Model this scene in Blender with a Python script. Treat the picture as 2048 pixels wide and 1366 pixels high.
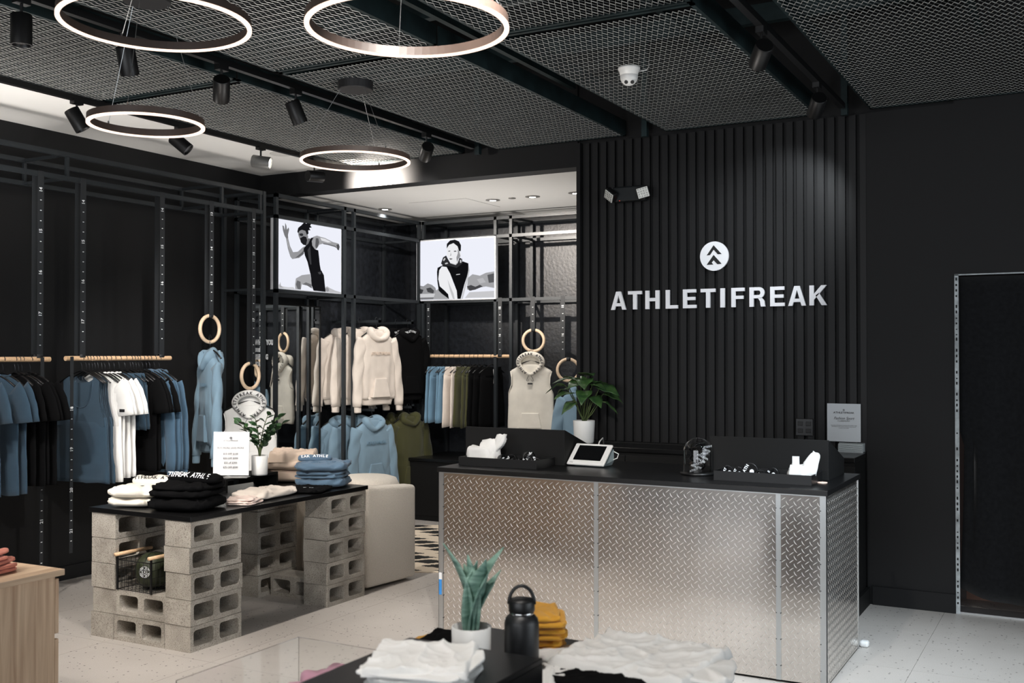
import bpy, bmesh, math, random
from math import sin, cos, pi, radians as R, sqrt
from mathutils import Vector, Matrix, noise as NZ

for o in list(bpy.data.objects): bpy.data.objects.remove(o)
SC = bpy.context.scene
COL = SC.collection
# ------------------------------------------------------------------ camera
cam = bpy.data.cameras.new('camera'); camo = bpy.data.objects.new('camera', cam); COL.objects.link(camo)
camo.location = (0, 0, 1.6253); camo.rotation_euler = (pi/2 + .013, 0, .5029)
cam.sensor_width = 36; cam.lens = 2100/2048*36; cam.clip_start = .05; cam.clip_end = 60
cam.dof.use_dof = True; cam.dof.focus_distance = 6.6; cam.dof.aperture_fstop = 4.5
SC.camera = camo
# ------------------------------------------------------------------ world, exposure
W = bpy.data.worlds.new('world'); SC.world = W; W.use_nodes = True
W.node_tree.nodes['Background'].inputs[0].default_value = (.80, .88, 1, 1)
W.node_tree.nodes['Background'].inputs[1].default_value = .7
vs = SC.view_settings; vs.view_transform = 'Standard'; vs.look = 'None'; vs.exposure = 0; vs.gamma = 1; vs.use_curve_mapping = False

def area(name, loc, rot, sx, sy, e, col):
    l = bpy.data.lights.new(name, 'AREA'); l.shape = 'RECTANGLE'; l.size = sx; l.size_y = sy; l.energy = e; l.color = col
    o = bpy.data.objects.new(name, l); COL.objects.link(o); o.location = loc; o.rotation_euler = rot; return o
# daylight through the shop front behind the camera and the neighbouring opening on the right
area('storefront_daylight', (-1.5, -4.7, 1.75), (R(90), 0, 0), 7, 2.6, 210, (.93, .96, 1))
area('side_opening_daylight', (4.7, 3.2, 1.6), (R(90), 0, R(90)), 4.5, 2.4, 110, (.86, .94, 1))
# soft upward fills, added to brighten soffit, alcove ceiling and mesh, without fixtures
def up_fill(name, loc, rot, e, size, col, rad=.25):
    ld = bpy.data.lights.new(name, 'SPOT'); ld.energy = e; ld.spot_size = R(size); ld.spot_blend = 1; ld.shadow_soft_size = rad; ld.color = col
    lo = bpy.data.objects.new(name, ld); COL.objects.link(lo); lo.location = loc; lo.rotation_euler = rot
up_fill('soffit_up_fill', (-5.7, 3.9, 1.9), (R(180), 0, 0), 80, 150, (1, .95, .90))
up_fill('soffit_up_fill', (-5.6, 6.0, 1.9), (R(180), 0, 0), 34, 150, (1, .95, .90))
up_fill('alcove_up_fill', (-4.7, 8.1, 1.4), (R(180), 0, 0), 75, 150, (1, .95, .90))
up_fill('mesh_up_fill', (-2.6, 4.6, 1.35), (R(180), 0, 0), 60, 160, (1, .95, .90))
up_fill('mesh_up_fill', (-3.6, 2.6, .9), (R(180), 0, 0), 90, 160, (1, .95, .90))
SPOTS = []   # filled by the spotlight builder

# ------------------------------------------------------------------ colour / materials
def lin(c):
    c = c/255
    return c/12.92 if c <= .04045 else ((c+.055)/1.055)**2.4
def rgb(*c): return (lin(c[0]), lin(c[1]), lin(c[2]), 1)
MATS = {}
def mat(name, col, rough=.6, metal=0., bump=None, var=None, spec=.5, emit=None, trans=0, sheen=0, coat=0, aniso=None):
    if name in MATS: return MATS[name]
    m = bpy.data.materials.new(name); m.use_nodes = True; nt = m.node_tree; b = nt.nodes['Principled BSDF']
    b.inputs['Base Color'].default_value = rgb(*col); b.inputs['Roughness'].default_value = rough
    b.inputs['Metallic'].default_value = metal; b.inputs['Specular IOR Level'].default_value = spec
    if sheen: b.inputs['Sheen Weight'].default_value = sheen
    if coat: b.inputs['Coat Weight'].default_value = coat
    if trans: b.inputs['Transmission Weight'].default_value = trans; b.inputs['IOR'].default_value = 1.45
    if emit:
        b.inputs['Emission Color'].default_value = rgb(*emit[0]); b.inputs['Emission Strength'].default_value = emit[1]
    tc = nt.nodes.new('ShaderNodeTexCoord')
    if var:
        n = nt.nodes.new('ShaderNodeTexNoise'); n.inputs['Scale'].default_value = var[0]; n.inputs['Detail'].default_value = 5
        if len(var) > 2:
            mp = nt.nodes.new('ShaderNodeMapping'); mp.inputs['Scale'].default_value = var[2]
            nt.links.new(tc.outputs['Object'], mp.inputs[0]); nt.links.new(mp.outputs[0], n.inputs['Vector'])
        else: nt.links.new(tc.outputs['Object'], n.inputs['Vector'])
        cr = nt.nodes.new('ShaderNodeValToRGB'); a = rgb(*col)
        cr.color_ramp.elements[0].position = .3; cr.color_ramp.elements[1].position = .7
        cr.color_ramp.elements[0].color = tuple(min(1, x*(1-var[1])) for x in a[:3])+(1,)
        cr.color_ramp.elements[1].color = tuple(min(1, x*(1+var[1])) for x in a[:3])+(1,)
        nt.links.new(n.outputs['Fac'], cr.inputs[0]); nt.links.new(cr.outputs[0], b.inputs['Base Color'])
    if bump:
        n = nt.nodes.new('ShaderNodeTexNoise'); n.inputs['Scale'].default_value = bump[0]; n.inputs['Detail'].default_value = 4
        nt.links.new(tc.outputs['Object'], n.inputs['Vector'])
        bp = nt.nodes.new('ShaderNodeBump'); bp.inputs['Strength'].default_value = bump[1]; bp.inputs['Distance'].default_value = bump[2] if len(bump) > 2 else .002
        nt.links.new(n.outputs['Fac'], bp.inputs['Height']); nt.links.new(bp.outputs[0], b.inputs['Normal'])
    MATS[name] = m; return m
def emat(name, col, s):
    if name in MATS: return MATS[name]
    m = bpy.data.materials.new(name); m.use_nodes = True; nt = m.node_tree; nt.nodes.clear()
    e = nt.nodes.new('ShaderNodeEmission'); e.inputs[0].default_value = rgb(*col); e.inputs[1].default_value = s
    o = nt.nodes.new('ShaderNodeOutputMaterial'); nt.links.new(e.outputs[0], o.inputs[0]); MATS[name] = m; return m

def fabric(name, col, v=.06): return mat(name, col, .92, 0, (260, .35, .0015), (9, v), .15, sheen=.15)
BLK = mat('black_wall_paint', (21, 21, 22), .6, 0, (90, .15, .002), spec=.3)
BLKW = mat('black_textured_wallcovering', (30, 33, 38), .45, 0, (34, .7, .004), (22, .5), spec=.5)
SLAT = mat('black_slat_paint', (20, 20, 21), .5, 0, (120, .2, .001), spec=.35)
WHT = mat('white_plaster', (226, 225, 222), .85, 0, (60, .1, .001))
STEEL = mat('black_powder_coated_steel', (42, 46, 49), .4, .2, spec=.5)
DSTEEL = mat('blackened_green_steel', (30, 44, 46), .5, .4, (14, .2, .002), (7, .5))
PLEN = mat('black_plenum_paint', (6, 6, 7), .9)
MESHM = mat('expanded_steel', (205, 205, 200), .4, .3)
BTOP = mat('black_laminate', (10, 10, 11), .33, 0, (300, .1, .0005), spec=.5)
BMATTE = mat('matte_black', (9, 9, 9), .65, spec=.3)
BPLA = mat('black_plastic', (12, 12, 13), .42)
RUBR = mat('black_webbing', (29, 32, 35), .6, 0, (500, .3, .0006))
WHP = mat('white_print', (225, 228, 230), .5)
GRYP = mat('grey_print', (95, 95, 97), .6)
BKP = mat('black_print', (25, 25, 26), .6)
BIRCH = mat('birch_dowel', (214, 178, 140), .5, 0, (40, .1, .001), (12, .14, (1, 8, 8)))
RINGW = mat('ring_birch', (226, 200, 170), .45, 0, None, (10, .1))
ALU = mat('aluminium_trim', (190, 192, 192), .32, .9, (30, .1, .001))
WHC = mat('white_ceramic', (214, 214, 212), .4)
WPL = mat('white_plastic', (225, 225, 223), .35)
SOIL = mat('dark_soil', (42, 32, 26), .95, 0, (60, .8, .004))
LEDM = emat('warm_led_strip', (255, 222, 200), 2.2)
LEDS = mat('ring_side', (66, 54, 48), .5)
LENS = emat('lamp_lens', (255, 250, 240), 22)
LENSOFF = mat('lamp_reflector', (150, 150, 152), .2, .7)
CHROME = mat('chrome', (200, 200, 200), .12, 1)
MIRR = mat('mirror_glass', (225, 228, 228), .015, 1)

F_BLUE = fabric('blue_cotton', (46, 65, 80)); F_BLUE2 = fabric('mid_blue_fleece', (66, 90, 110))
F_LBLUE = fabric('light_blue_fleece', (120, 145, 162)); F_WHITE = fabric('white_cotton', (222, 221, 218))
F_CREAM = fabric('cream_fleece', (226, 220, 208)); F_BEIGE = fabric('beige_fleece', (212, 201, 190))
F_OLIVE = fabric('olive_fleece', (66, 66, 40)); F_BLACK = mat('black_cotton', (11, 11, 12), .95, 0, (260, .35, .0015), spec=.08); F_TAN = fabric('taupe_fleece', (176, 158, 142))
F_CORAL = fabric('coral_cotton', (205, 130, 112)); F_PINK = fabric('dusty_pink_fabric', (192, 146, 162)); F_MUST = fabric('mustard_fleece', (206, 150, 54))
F_SHORT = fabric('light_blue_shorts_cotton', (104, 136, 158)); F_BOUC = mat('cream_boucle', (212, 204, 192), .95, 0, (150, 1.0, .006), (140, .08), .1, sheen=.2)
F_DB = fabric('dusk_blue_fleece', (82, 104, 124))

def concrete():
    m = bpy.data.materials.new('concrete_block'); m.use_nodes = True; nt = m.node_tree; b = nt.nodes['Principled BSDF']
    b.inputs['Roughness'].default_value = .92; b.inputs['Specular IOR Level'].default_value = .15
    tc = nt.nodes.new('ShaderNodeTexCoord'); oi = nt.nodes.new('ShaderNodeObjectInfo')
    ad = nt.nodes.new('ShaderNodeVectorMath'); ad.operation = 'MULTIPLY_ADD'; ad.inputs[1].default_value = (1, 1, 1)
    cb = nt.nodes.new('ShaderNodeCombineXYZ'); 
    for i in range(3): nt.links.new(oi.outputs['Random'], cb.inputs[i])
    sc = nt.nodes.new('ShaderNodeVectorMath'); sc.operation = 'SCALE'; sc.inputs['Scale'].default_value = 9; nt.links.new(cb.outputs[0], sc.inputs[0])
    nt.links.new(tc.outputs['Object'], ad.inputs[0]); nt.links.new(sc.outputs[0], ad.inputs[2])
    n1 = nt.nodes.new('ShaderNodeTexNoise'); n1.inputs['Scale'].default_value = 7; n1.inputs['Detail'].default_value = 6
    n2 = nt.nodes.new('ShaderNodeTexNoise'); n2.inputs['Scale'].default_value = 190; n2.inputs['Detail'].default_value = 3
    for n in (n1, n2): nt.links.new(ad.outputs[0], n.inputs['Vector'])
    r1 = nt.nodes.new('ShaderNodeValToRGB'); r1.color_ramp.elements[0].position = .3; r1.color_ramp.elements[1].position = .75
    r1.color_ramp.elements[0].color = rgb(148, 142, 133); r1.color_ramp.elements[1].color = rgb(188, 182, 172)
    r2 = nt.nodes.new('ShaderNodeValToRGB'); r2.color_ramp.elements[0].position = .33; r2.color_ramp.elements[1].position = .5
    r2.color_ramp.elements[0].color = (.5, .48, .46, 1); r2.color_ramp.elements[1].color = (1, 1, 1, 1)
    mx = nt.nodes.new('ShaderNodeMix'); mx.data_type = 'RGBA'; mx.blend_type = 'MULTIPLY'; mx.inputs[0].default_value = 1
    nt.links.new(n1.outputs['Fac'], r1.inputs[0]); nt.links.new(n2.outputs['Fac'], r2.inputs[0])
    nt.links.new(r1.outputs[0], mx.inputs[6]); nt.links.new(r2.outputs[0], mx.inputs[7]); nt.links.new(mx.outputs[2], b.inputs['Base Color'])
    bp = nt.nodes.new('ShaderNodeBump'); bp.inputs['Strength'].default_value = .8; bp.inputs['Distance'].default_value = .003
    nt.links.new(n2.outputs['Fac'], bp.inputs['Height']); nt.links.new(bp.outputs[0], b.inputs['Normal']); return m
CONC = concrete()

def terrazzo():
    m = bpy.data.materials.new('speckled_tile'); m.use_nodes = True; nt = m.node_tree; b = nt.nodes['Principled BSDF']
    b.inputs['Roughness'].default_value = .42; b.inputs['Specular IOR Level'].default_value = .4
    tc = nt.nodes.new('ShaderNodeNewGeometry')
    mp = nt.nodes.new('ShaderNodeMapping'); nt.links.new(tc.outputs['Position'], mp.inputs[0])
    v = nt.nodes.new('ShaderNodeTexVoronoi'); v.inputs['Scale'].default_value = 42; v.inputs['Randomness'].default_value = 1
    nz = nt.nodes.new('ShaderNodeTexNoise'); nz.inputs['Scale'].default_value = 60
    n1 = nt.nodes.new('ShaderNodeTexNoise'); n1.inputs['Scale'].default_value = .9; n1.inputs['Detail'].default_value = 4
    n2 = nt.nodes.new('ShaderNodeTexNoise'); n2.inputs['Scale'].default_value = 300
    for n in (v, nz, n1, n2): nt.links.new(mp.outputs[0], n.inputs['Vector'])
    cr = nt.nodes.new('ShaderNodeValToRGB'); e = cr.color_ramp.elements; e[0].position = .3; e[1].position = .7
    e[0].color = rgb(168, 162, 156); e[1].color = rgb(188, 182, 176); nt.links.new(n1.outputs['Fac'], cr.inputs[0])
    # speckles: small voronoi cells whose random colour is high and centre is near
    sp = nt.nodes.new('ShaderNodeSeparateColor'); nt.links.new(v.outputs['Color'], sp.inputs[0])
    a = nt.nodes.new('ShaderNodeMath'); a.operation = 'GREATER_THAN'; a.inputs[1].default_value = .72; nt.links.new(sp.outputs[0], a.inputs[0])
    d = nt.nodes.new('ShaderNodeMath'); d.operation = 'LESS_THAN'; nt.links.new(v.outputs['Distance'], d.inputs[0])
    dm = nt.nodes.new('ShaderNodeMath'); dm.operation = 'MULTIPLY'; dm.inputs[1].default_value = .42; nt.links.new(nz.outputs['Fac'], dm.inputs[0]); nt.links.new(dm.outputs[0], d.inputs[1])
    k = nt.nodes.new('ShaderNodeMath'); k.operation = 'MULTIPLY'; nt.links.new(a.outputs[0], k.inputs[0]); nt.links.new(d.outputs[0], k.inputs[1])
    mx = nt.nodes.new('ShaderNodeMix'); mx.data_type = 'RGBA'; nt.links.new(k.outputs[0], mx.inputs[0]); nt.links.new(cr.outputs[0], mx.inputs[6]); mx.inputs[7].default_value = rgb(92, 86, 82)
    r2 = nt.nodes.new('ShaderNodeValToRGB'); r2.color_ramp.elements[0].position = .36; r2.color_ramp.elements[1].position = .5
    r2.color_ramp.elements[0].color = (.66, .66, .66, 1); r2.color_ramp.elements[1].color = (1, 1, 1, 1); nt.links.new(n2.outputs['Fac'], r2.inputs[0])
    m2 = nt.nodes.new('ShaderNodeMix'); m2.data_type = 'RGBA'; m2.blend_type = 'MULTIPLY'; m2.inputs[0].default_value = .6
    nt.links.new(mx.outputs[2], m2.inputs[6]); nt.links.new(r2.outputs[0], m2.inputs[7]); nt.links.new(m2.outputs[2], b.inputs['Base Color'])
    return m
TERR = terrazzo()
GROUT = mat('tile_joint', (138, 133, 128), .9)

def plate_mat():
    m = mat('diamond_plate_aluminium', (214, 208, 202), .15, .96)
    nt = m.node_tree; b = nt.nodes['Principled BSDF']; tc = nt.nodes.new('ShaderNodeTexCoord')
    n = nt.nodes.new('ShaderNodeTexNoise'); n.inputs['Scale'].default_value = 2.3; n.inputs['Detail'].default_value = 2
    nt.links.new(tc.outputs['Object'], n.inputs['Vector'])
    bp = nt.nodes.new('ShaderNodeBump'); bp.inputs['Strength'].default_value = .25; bp.inputs['Distance'].default_value = .02
    nt.links.new(n.outputs['Fac'], bp.inputs['Height']); nt.links.new(bp.outputs[0], b.inputs['Normal']); return m
PLATE = plate_mat()
LUG = mat('plate_lug_aluminium', (226, 222, 218), .28, .9)

def oak(name, vert=True):
    m = bpy.data.materials.new(name); m.use_nodes = True; nt = m.node_tree; b = nt.nodes['Principled BSDF']; b.inputs['Roughness'].default_value = .5
    tc = nt.nodes.new('ShaderNodeTexCoord'); mp = nt.nodes.new('ShaderNodeMapping')
    mp.inputs['Scale'].default_value = (18, 18, .9) if vert else (18, .9, 18)
    nt.links.new(tc.outputs['Object'], mp.inputs[0])
    n = nt.nodes.new('ShaderNodeTexNoise'); n.inputs['Scale'].default_value = 1.6; n.inputs['Detail'].default_value = 8; n.inputs['Distortion'].default_value = .6
    nt.links.new(mp.outputs[0], n.inputs['Vector'])
    cr = nt.nodes.new('ShaderNodeValToRGB'); e = cr.color_ramp.elements; e[0].position = .3; e[1].position = .68
    e[0].color = rgb(176, 144, 116); e[1].color = rgb(224, 198, 168); nt.links.new(n.outputs['Fac'], cr.inputs[0])
    nt.links.new(cr.outputs[0], b.inputs['Base Color']); return m
OAK = oak('oak_veneer'); OAKT = oak('oak_veneer_top', False)

def rug_mat():
    m = bpy.data.materials.new('woven_rug'); m.use_nodes = True; nt = m.node_tree; b = nt.nodes['Principled BSDF']; b.inputs['Roughness'].default_value = .95
    tc = nt.nodes.new('ShaderNodeTexCoord'); sx = nt.nodes.new('ShaderNodeSeparateXYZ')
    nz = nt.nodes.new('ShaderNodeTexNoise'); nz.inputs['Scale'].default_value = 45; nt.links.new(tc.outputs['Object'], nz.inputs['Vector'])
    nt.links.new(tc.outputs['Object'], sx.inputs[0])
    def M(op, a, c=None, dflt=None):
        n = nt.nodes.new('ShaderNodeMath'); n.operation = op
        if isinstance(a, (int, float)): n.inputs[0].default_value = a
        else: nt.links.new(a, n.inputs[0])
        if c is not None:
            if isinstance(c, (int, float)): n.inputs[1].default_value = c
            else: nt.links.new(c, n.inputs[1])
        return n.outputs[0]
    u0 = M('MULTIPLY', sx.outputs[0], 1/.42); v0 = M('MULTIPLY', sx.outputs[1], 1/.17)
    row = M('FLOOR', v0); fv = M('ABSOLUTE', M('SUBTRACT', M('FRACT', v0), .5))
    u = M('ADD', u0, M('MULTIPLY', row, .27)); fu = M('ABSOLUTE', M('SUBTRACT', M('FRACT', u), .5))
    s = M('ADD', M('MULTIPLY', fu, 1.25), fv); s = M('ADD', s, M('MULTIPLY', M('SUBTRACT', nz.outputs['Fac'], .5), .35))
    k = M('LESS_THAN', s, .5)
    mx = nt.nodes.new('ShaderNodeMix'); mx.data_type = 'RGBA'; nt.links.new(k, mx.inputs[0]); mx.inputs[6].default_value = rgb(226, 210, 188); mx.inputs[7].default_value = rgb(28, 28, 26)
    nt.links.new(mx.outputs[2], b.inputs['Base Color']); return m
RUG = rug_mat()

def leafmat(name, c1, c2, sc, rough=.38, ax=(1, 1, 1)):
    m = bpy.data.materials.new(name); m.use_nodes = True; nt = m.node_tree; b = nt.nodes['Principled BSDF']; b.inputs['Roughness'].default_value = rough
    tc = nt.nodes.new('ShaderNodeTexCoord'); mp = nt.nodes.new('ShaderNodeMapping'); mp.inputs['Scale'].default_value = ax
    n = nt.nodes.new('ShaderNodeTexNoise'); n.inputs['Scale'].default_value = sc; n.inputs['Detail'].default_value = 3; n.inputs['Distortion'].default_value = 1
    nt.links.new(tc.outputs['Object'], mp.inputs[0]); nt.links.new(mp.outputs[0], n.inputs['Vector'])
    cr = nt.nodes.new('ShaderNodeValToRGB'); e = cr.color_ramp.elements; e[0].position = .35; e[1].position = .65; e[0].color = rgb(*c1); e[1].color = rgb(*c2)
    nt.links.new(n.outputs['Fac'], cr.inputs[0]); nt.links.new(cr.outputs[0], b.inputs['Base Color']); return m
LEAF = leafmat('broad_leaf', (36, 62, 34), (62, 92, 46), 14)
LEAFZ = leafmat('glossy_leaflet', (26, 50, 30), (44, 74, 40), 20, .3)
LEAFS = leafmat('snake_leaf', (74, 108, 96), (132, 164, 148), 5, .45, (2, 2, 9))
STEM = mat('green_stem', (78, 92, 52), .6)

# ------------------------------------------------------------------ mesh builder
class MB:
    def __init__(s): s.v = []; s.f = []
    def add(s, vs_, fs):
        n = len(s.v); s.v += [tuple(v) for v in vs_]; s.f += [tuple(i+n for i in f) for f in fs]; return s
    def box(s, x0, x1, y0, y1, z0, z1):
        return s.add([(x0,y0,z0),(x1,y0,z0),(x1,y1,z0),(x0,y1,z0),(x0,y0,z1),(x1,y0,z1),(x1,y1,z1),(x0,y1,z1)],
                     [(0,3,2,1),(4,5,6,7),(0,1,5,4),(1,2,6,5),(2,3,7,6),(3,0,4,7)])
    def hexa(s, b4, t4):
        return s.add(list(b4)+list(t4), [(0,3,2,1),(4,5,6,7),(0,1,5,4),(1,2,6,5),(2,3,7,6),(3,0,4,7)])
    def loft(s, rings, cap=True, closed=False):
        n = len(rings[0]); k = len(rings); vs_ = [p for r in rings for p in r]; fs = []
        for i in range(k if closed else k-1):
            a = i*n; b = ((i+1) % k)*n
            for j in range(n): fs.append((a+j, a+(j+1) % n, b+(j+1) % n, b+j))
        if cap and not closed: fs.append(tuple(range(n-1, -1, -1))); fs.append(tuple((k-1)*n+j for j in range(n)))
        return s.add(vs_, fs)
    def tube(s, path, r, seg=8, cap=True, closed=False, flat=None):
        P = [Vector(p) for p in path]; rings = []; up = None
        for i, p in enumerate(P):
            if closed: t = P[(i+1) % len(P)]-P[i-1]
            else: t = P[min(i+1, len(P)-1)]-P[max(i-1, 0)]
            t.normalize()
            if up is None: up = Vector((0, 0, 1)) if abs(t.z) < .9 else Vector((1, 0, 0))
            a = t.cross(up); 
            if a.length < 1e-5: up = Vector((0, 1, 0)); a = t.cross(up)
            a.normalize(); b = a.cross(t); b.normalize(); up = b
            rr = r[i] if isinstance(r, (list, tuple)) else r
            rings.append([p+a*(rr*cos(2*pi*j/seg))+b*(rr*(flat or 1)*sin(2*pi*j/seg)) for j in range(seg)])
        return s.loft(rings, cap, closed)
    def lathe(s, prof, seg=24, c=(0, 0, 0), cap=True):
        return s.loft([[(c[0]+r*cos(2*pi*j/seg), c[1]+r*sin(2*pi*j/seg), c[2]+z) for j in range(seg)] for r, z in prof], cap)
    def prism(s, poly, h, M):   # poly in local xy, extruded to z = h, placed by matrix
        n = len(poly); vs_ = [M @ Vector((x, y, 0)) for x, y in poly]+[M @ Vector((x, y, h)) for x, y in poly]
        fs = [tuple(range(n-1, -1, -1)), tuple(range(n, 2*n))]+[(i, (i+1) % n, n+(i+1) % n, n+i) for i in range(n)]
        return s.add(vs_, fs)
    def mesh(s, name, m=None, smooth=False):
        me = bpy.data.meshes.new(name); me.from_pydata([tuple(v) for v in s.v], [], s.f); me.update()
        if m is not None: me.materials.append(m)
        bm = bmesh.new(); bm.from_mesh(me); bmesh.ops.recalc_face_normals(bm, faces=bm.faces); bm.to_mesh(me); bm.free()
        if smooth:
            for p in me.polygons: p.use_smooth = True
        return me
    def build(s, name, m, parent=None, smooth=False, bevel=0, loc=None, rot=None, sub=0, seg=2):
        o = bpy.data.objects.new(name, s.mesh(name, m, smooth)); COL.objects.link(o)
        if parent: o.parent = parent
        if loc: o.location = loc
        if rot: o.rotation_euler = rot
        if bevel:
            b = o.modifiers.new('bevel', 'BEVEL'); b.width = bevel; b.segments = seg; b.limit_method = 'ANGLE'; b.angle_limit = R(35)
        if sub:
            b = o.modifiers.new('sub', 'SUBSURF'); b.levels = sub; b.render_levels = sub
        return o
def B(*a): return MB().box(*a)
def tag(o, label, cat, group=None, kind=None):
    if label: o['label'] = label
    if cat: o['category'] = cat
    if group: o['group'] = group
    if kind: o['kind'] = kind
    return o
def struct(o): o['kind'] = 'structure'; return o
def thing(name, label, cat, loc=(0, 0, 0), rz=0, group=None, rot=None):
    o = bpy.data.objects.new(name, None); COL.objects.link(o); o.location = loc; o.rotation_euler = rot or (0, 0, rz); o.empty_display_size = .05
    return tag(o, label, cat, group)
def dup(root, loc, rot, label=None, group=None, scale=None):
    def cp(o, par):
        c = o.copy(); COL.objects.link(c)
        if par: c.parent = par
        for ch in o.children: cp(ch, c)
        return c
    r = cp(root, None); r.location = loc; r.rotation_euler = rot
    if label: r['label'] = label
    if group: r['group'] = group
    if scale: r.scale = scale
    return r
class Stock:      # first placing moves the original, later ones copy it
    def __init__(s, root): s.r = root; s.used = False
    def put(s, loc, rot=(0, 0, 0), label=None, group=None, scale=None):
        if s.used: return dup(s.r, loc, rot, label, group, scale)
        s.used = True; s.r.location = loc; s.r.rotation_euler = rot
        if label: s.r['label'] = label
        if group: s.r['group'] = group
        if scale: s.r.scale = scale
        return s.r
ORD = ['first','second','third','fourth','fifth','sixth','seventh','eighth','ninth','tenth','eleventh','twelfth','thirteenth','fourteenth','fifteenth','sixteenth','seventeenth','eighteenth','nineteenth','twentieth','twenty-first','twenty-second']
TXT = {}
def text(name, s, size, m, parent=None, loc=(0, 0, 0), rot=(pi/2, 0, 0), ext=.0004, align='CENTER', bold=0., sx=1, sp=1, shear=0):
    k = (s, size, m.name, ext, align, bold, sx, sp, shear)
    if k not in TXT:
        c = bpy.data.curves.new('txt', 'FONT'); c.body = s; c.size = size; c.extrude = ext; c.align_x = align; c.align_y = 'CENTER'; c.resolution_u = 2
        c.offset = bold; c.space_character = sp; c.shear = shear
        t = bpy.data.objects.new('t', c); COL.objects.link(t); bpy.context.view_layer.update()
        me = bpy.data.meshes.new_from_object(t.evaluated_get(bpy.context.evaluated_depsgraph_get()))
        bpy.data.objects.remove(t); me.materials.clear(); me.materials.append(m)
        for v in me.vertices: v.co.x *= sx
        TXT[k] = me
    o = bpy.data.objects.new(name, TXT[k]); COL.objects.link(o); o.location = loc; o.rotation_euler = rot
    if parent: o.parent = parent
    return o
BR = 'ATHLETIFREAK'

# ================================================================== SETTING
# floor: large speckled tiles, joints recessed
fl = struct(B(-7.2, 5.2, -5.2, 10.2, -.06, -.003).build('floor', GROUT))
T = .818; g = .0012
tm = B(-T/2+g, T/2-g, -T/2+g, T/2-g, -.003, 0).mesh('tile', TERR)
for i in range(-4, 12):
    for j in range(-6, 7):
        cx = -4.085+(i+.5)*T; cy = 4.936+(j+.5)*T
        if cx < -6.9 or cx > 5 or cy < -.6 or (cx > 2.4 and cy > 0): continue
        o = bpy.data.objects.new('tile', tm); COL.objects.link(o); o.location = (cx, cy, 0); o.parent = fl
# walls
struct(B(-6.71, -6.51, -5.2, 9.8, 0, 4.4).build('wall_left', BLK))
wb = struct(B(-6.71, -3.1, 9.5, 9.7, 0, 3.06).build('wall_back', BLKW))
B(-6.505, -6.49, 7.95, 9.49, .02, 3.03).build('wall_covering', BLKW, bpy.data.objects['wall_left'])
ws = struct(B(-3.375, -.745, 7.19, 7.33, 0, 4.4).build('wall_feature', BLK))
struct(B(-3.375, -3.1, 7.33, 9.5, 0, 3.06).build('wall_return', BLK))
struct(B(-6.51, -3.375, 7.16, 7.33, 3.045, 4.4).build('wall_header', BLK))
# flat margin of the slat panel and the flat wall to the right of it
B(-3.375, -3.345, 7.14, 7.19, 0, 3.22).build('end_trim', BLK, ws)
B(-1.283, -.745, 7.16, 7.19, 0, 3.22).build('flat_panel', BLK, ws)
sl = B(-.0215, .0215, -.028, 0, .995, 3.215).mesh('slat', SLAT)
for k in range(30):
    o = bpy.data.objects.new('slat', sl); COL.objects.link(o); o.parent = ws; o.location = (-3.300+k*.0690, 7.188, 0)
wr = struct(B(.62, 5.2, 7.16, 7.33, 0, 4.4).build('wall_right', BLK))
B(-.745, .62, 7.16, 7.33, 2.132, 4.4).build('lintel', BLK, wr)
# doorway: perforated white corner bead, curtain, space behind
tr = struct(B(-.746, -.722, 7.152, 7.16, 0, 2.134).build('trim_1', mat('raw_corner_bead', (176, 182, 184), .6, .2, (25, .5, .003), (18, .35))))
B(-.746, .62, 7.152, 7.16, 2.128, 2.136).build('head_bead', MATS['raw_corner_bead'], tr)
pf = MB(); random.seed(3)
for k in range(60):
    z = .06+k*.0345
    if random.random() < .8: pf.box(-.739, -.730, 7.1505, 7.153, z, z+random.uniform(.006, .02))
pf.build('perforation', BLK, tr)['kind'] = 'stuff'
B(-.745, .62, 7.16, 7.33, .0, .012).build('threshold', ALU, tr)
bh = struct(B(-.9, 2, 9.0, 9.1, 0, 3).build('wall_stockroom', mat('stockroom_wall', (120, 98, 88), .9)))
B(-.95, -.86, 7.33, 9, 0, 3).build('stockroom_side', MATS['stockroom_wall'], bh)
B(-.73, .6, 7.62, 7.64, 0, .33).build('brown_carton_wall', mat('kraft_board', (150, 118, 104), .9), bh)
cu = MB(); rings = []
nz_, nx_ = 24, 60
vsx = []
for i in range(nz_+1):
    t = i/nz_
    for j in range(nx_+1):
        u = j/nx_; x = -.735+1.40*u
        zb = .075-.03*u+.07*max(0, 1-u*5)**2
        z = 2.125*(1-t)+zb*t
        y = 7.25+.015*sin(u*34+1)*(.3+.7*t)+.02*sin(u*11)*t
        if u < .06: x += .03*t*(1-t)*4*(1 if t > .5 else .2)
        vsx.append((x, y, z))
fs = [(i*(nx_+1)+j, i*(nx_+1)+j+1, (i+1)*(nx_+1)+j+1, (i+1)*(nx_+1)+j) for i in range(nz_) for j in range(nx_)]
c = MB().add(vsx, fs).build('doorway_curtain', mat('black_velvet_curtain', (23, 24, 26), .95, 0, (30, .4, .003), (40, .3), .1, sheen=.3), smooth=True)
sm = c.modifiers.new('s', 'SOLIDIFY'); sm.thickness = .004
tag(c, 'long black fabric curtain hung across the doorway on the right', 'curtain')
# white soffit and lower ceiling of the alcove
ce = struct(B(-7, 5.2, -5.2, 9.8, 4.4, 4.5).build('ceiling', PLEN))
B(-6.51, -5.50, -5.2, 7.16, 3.235, 3.30).build('soffit', WHT, ce)
B(-5.53, -5.50, -5.2, 7.16, 3.30, 4.4).build('soffit_side', PLEN, ce)
al = B(-6.51, -3.1, 7.33, 9.5, 3.046, 3.12).build('alcove_ceiling', WHT, ce)
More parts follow.
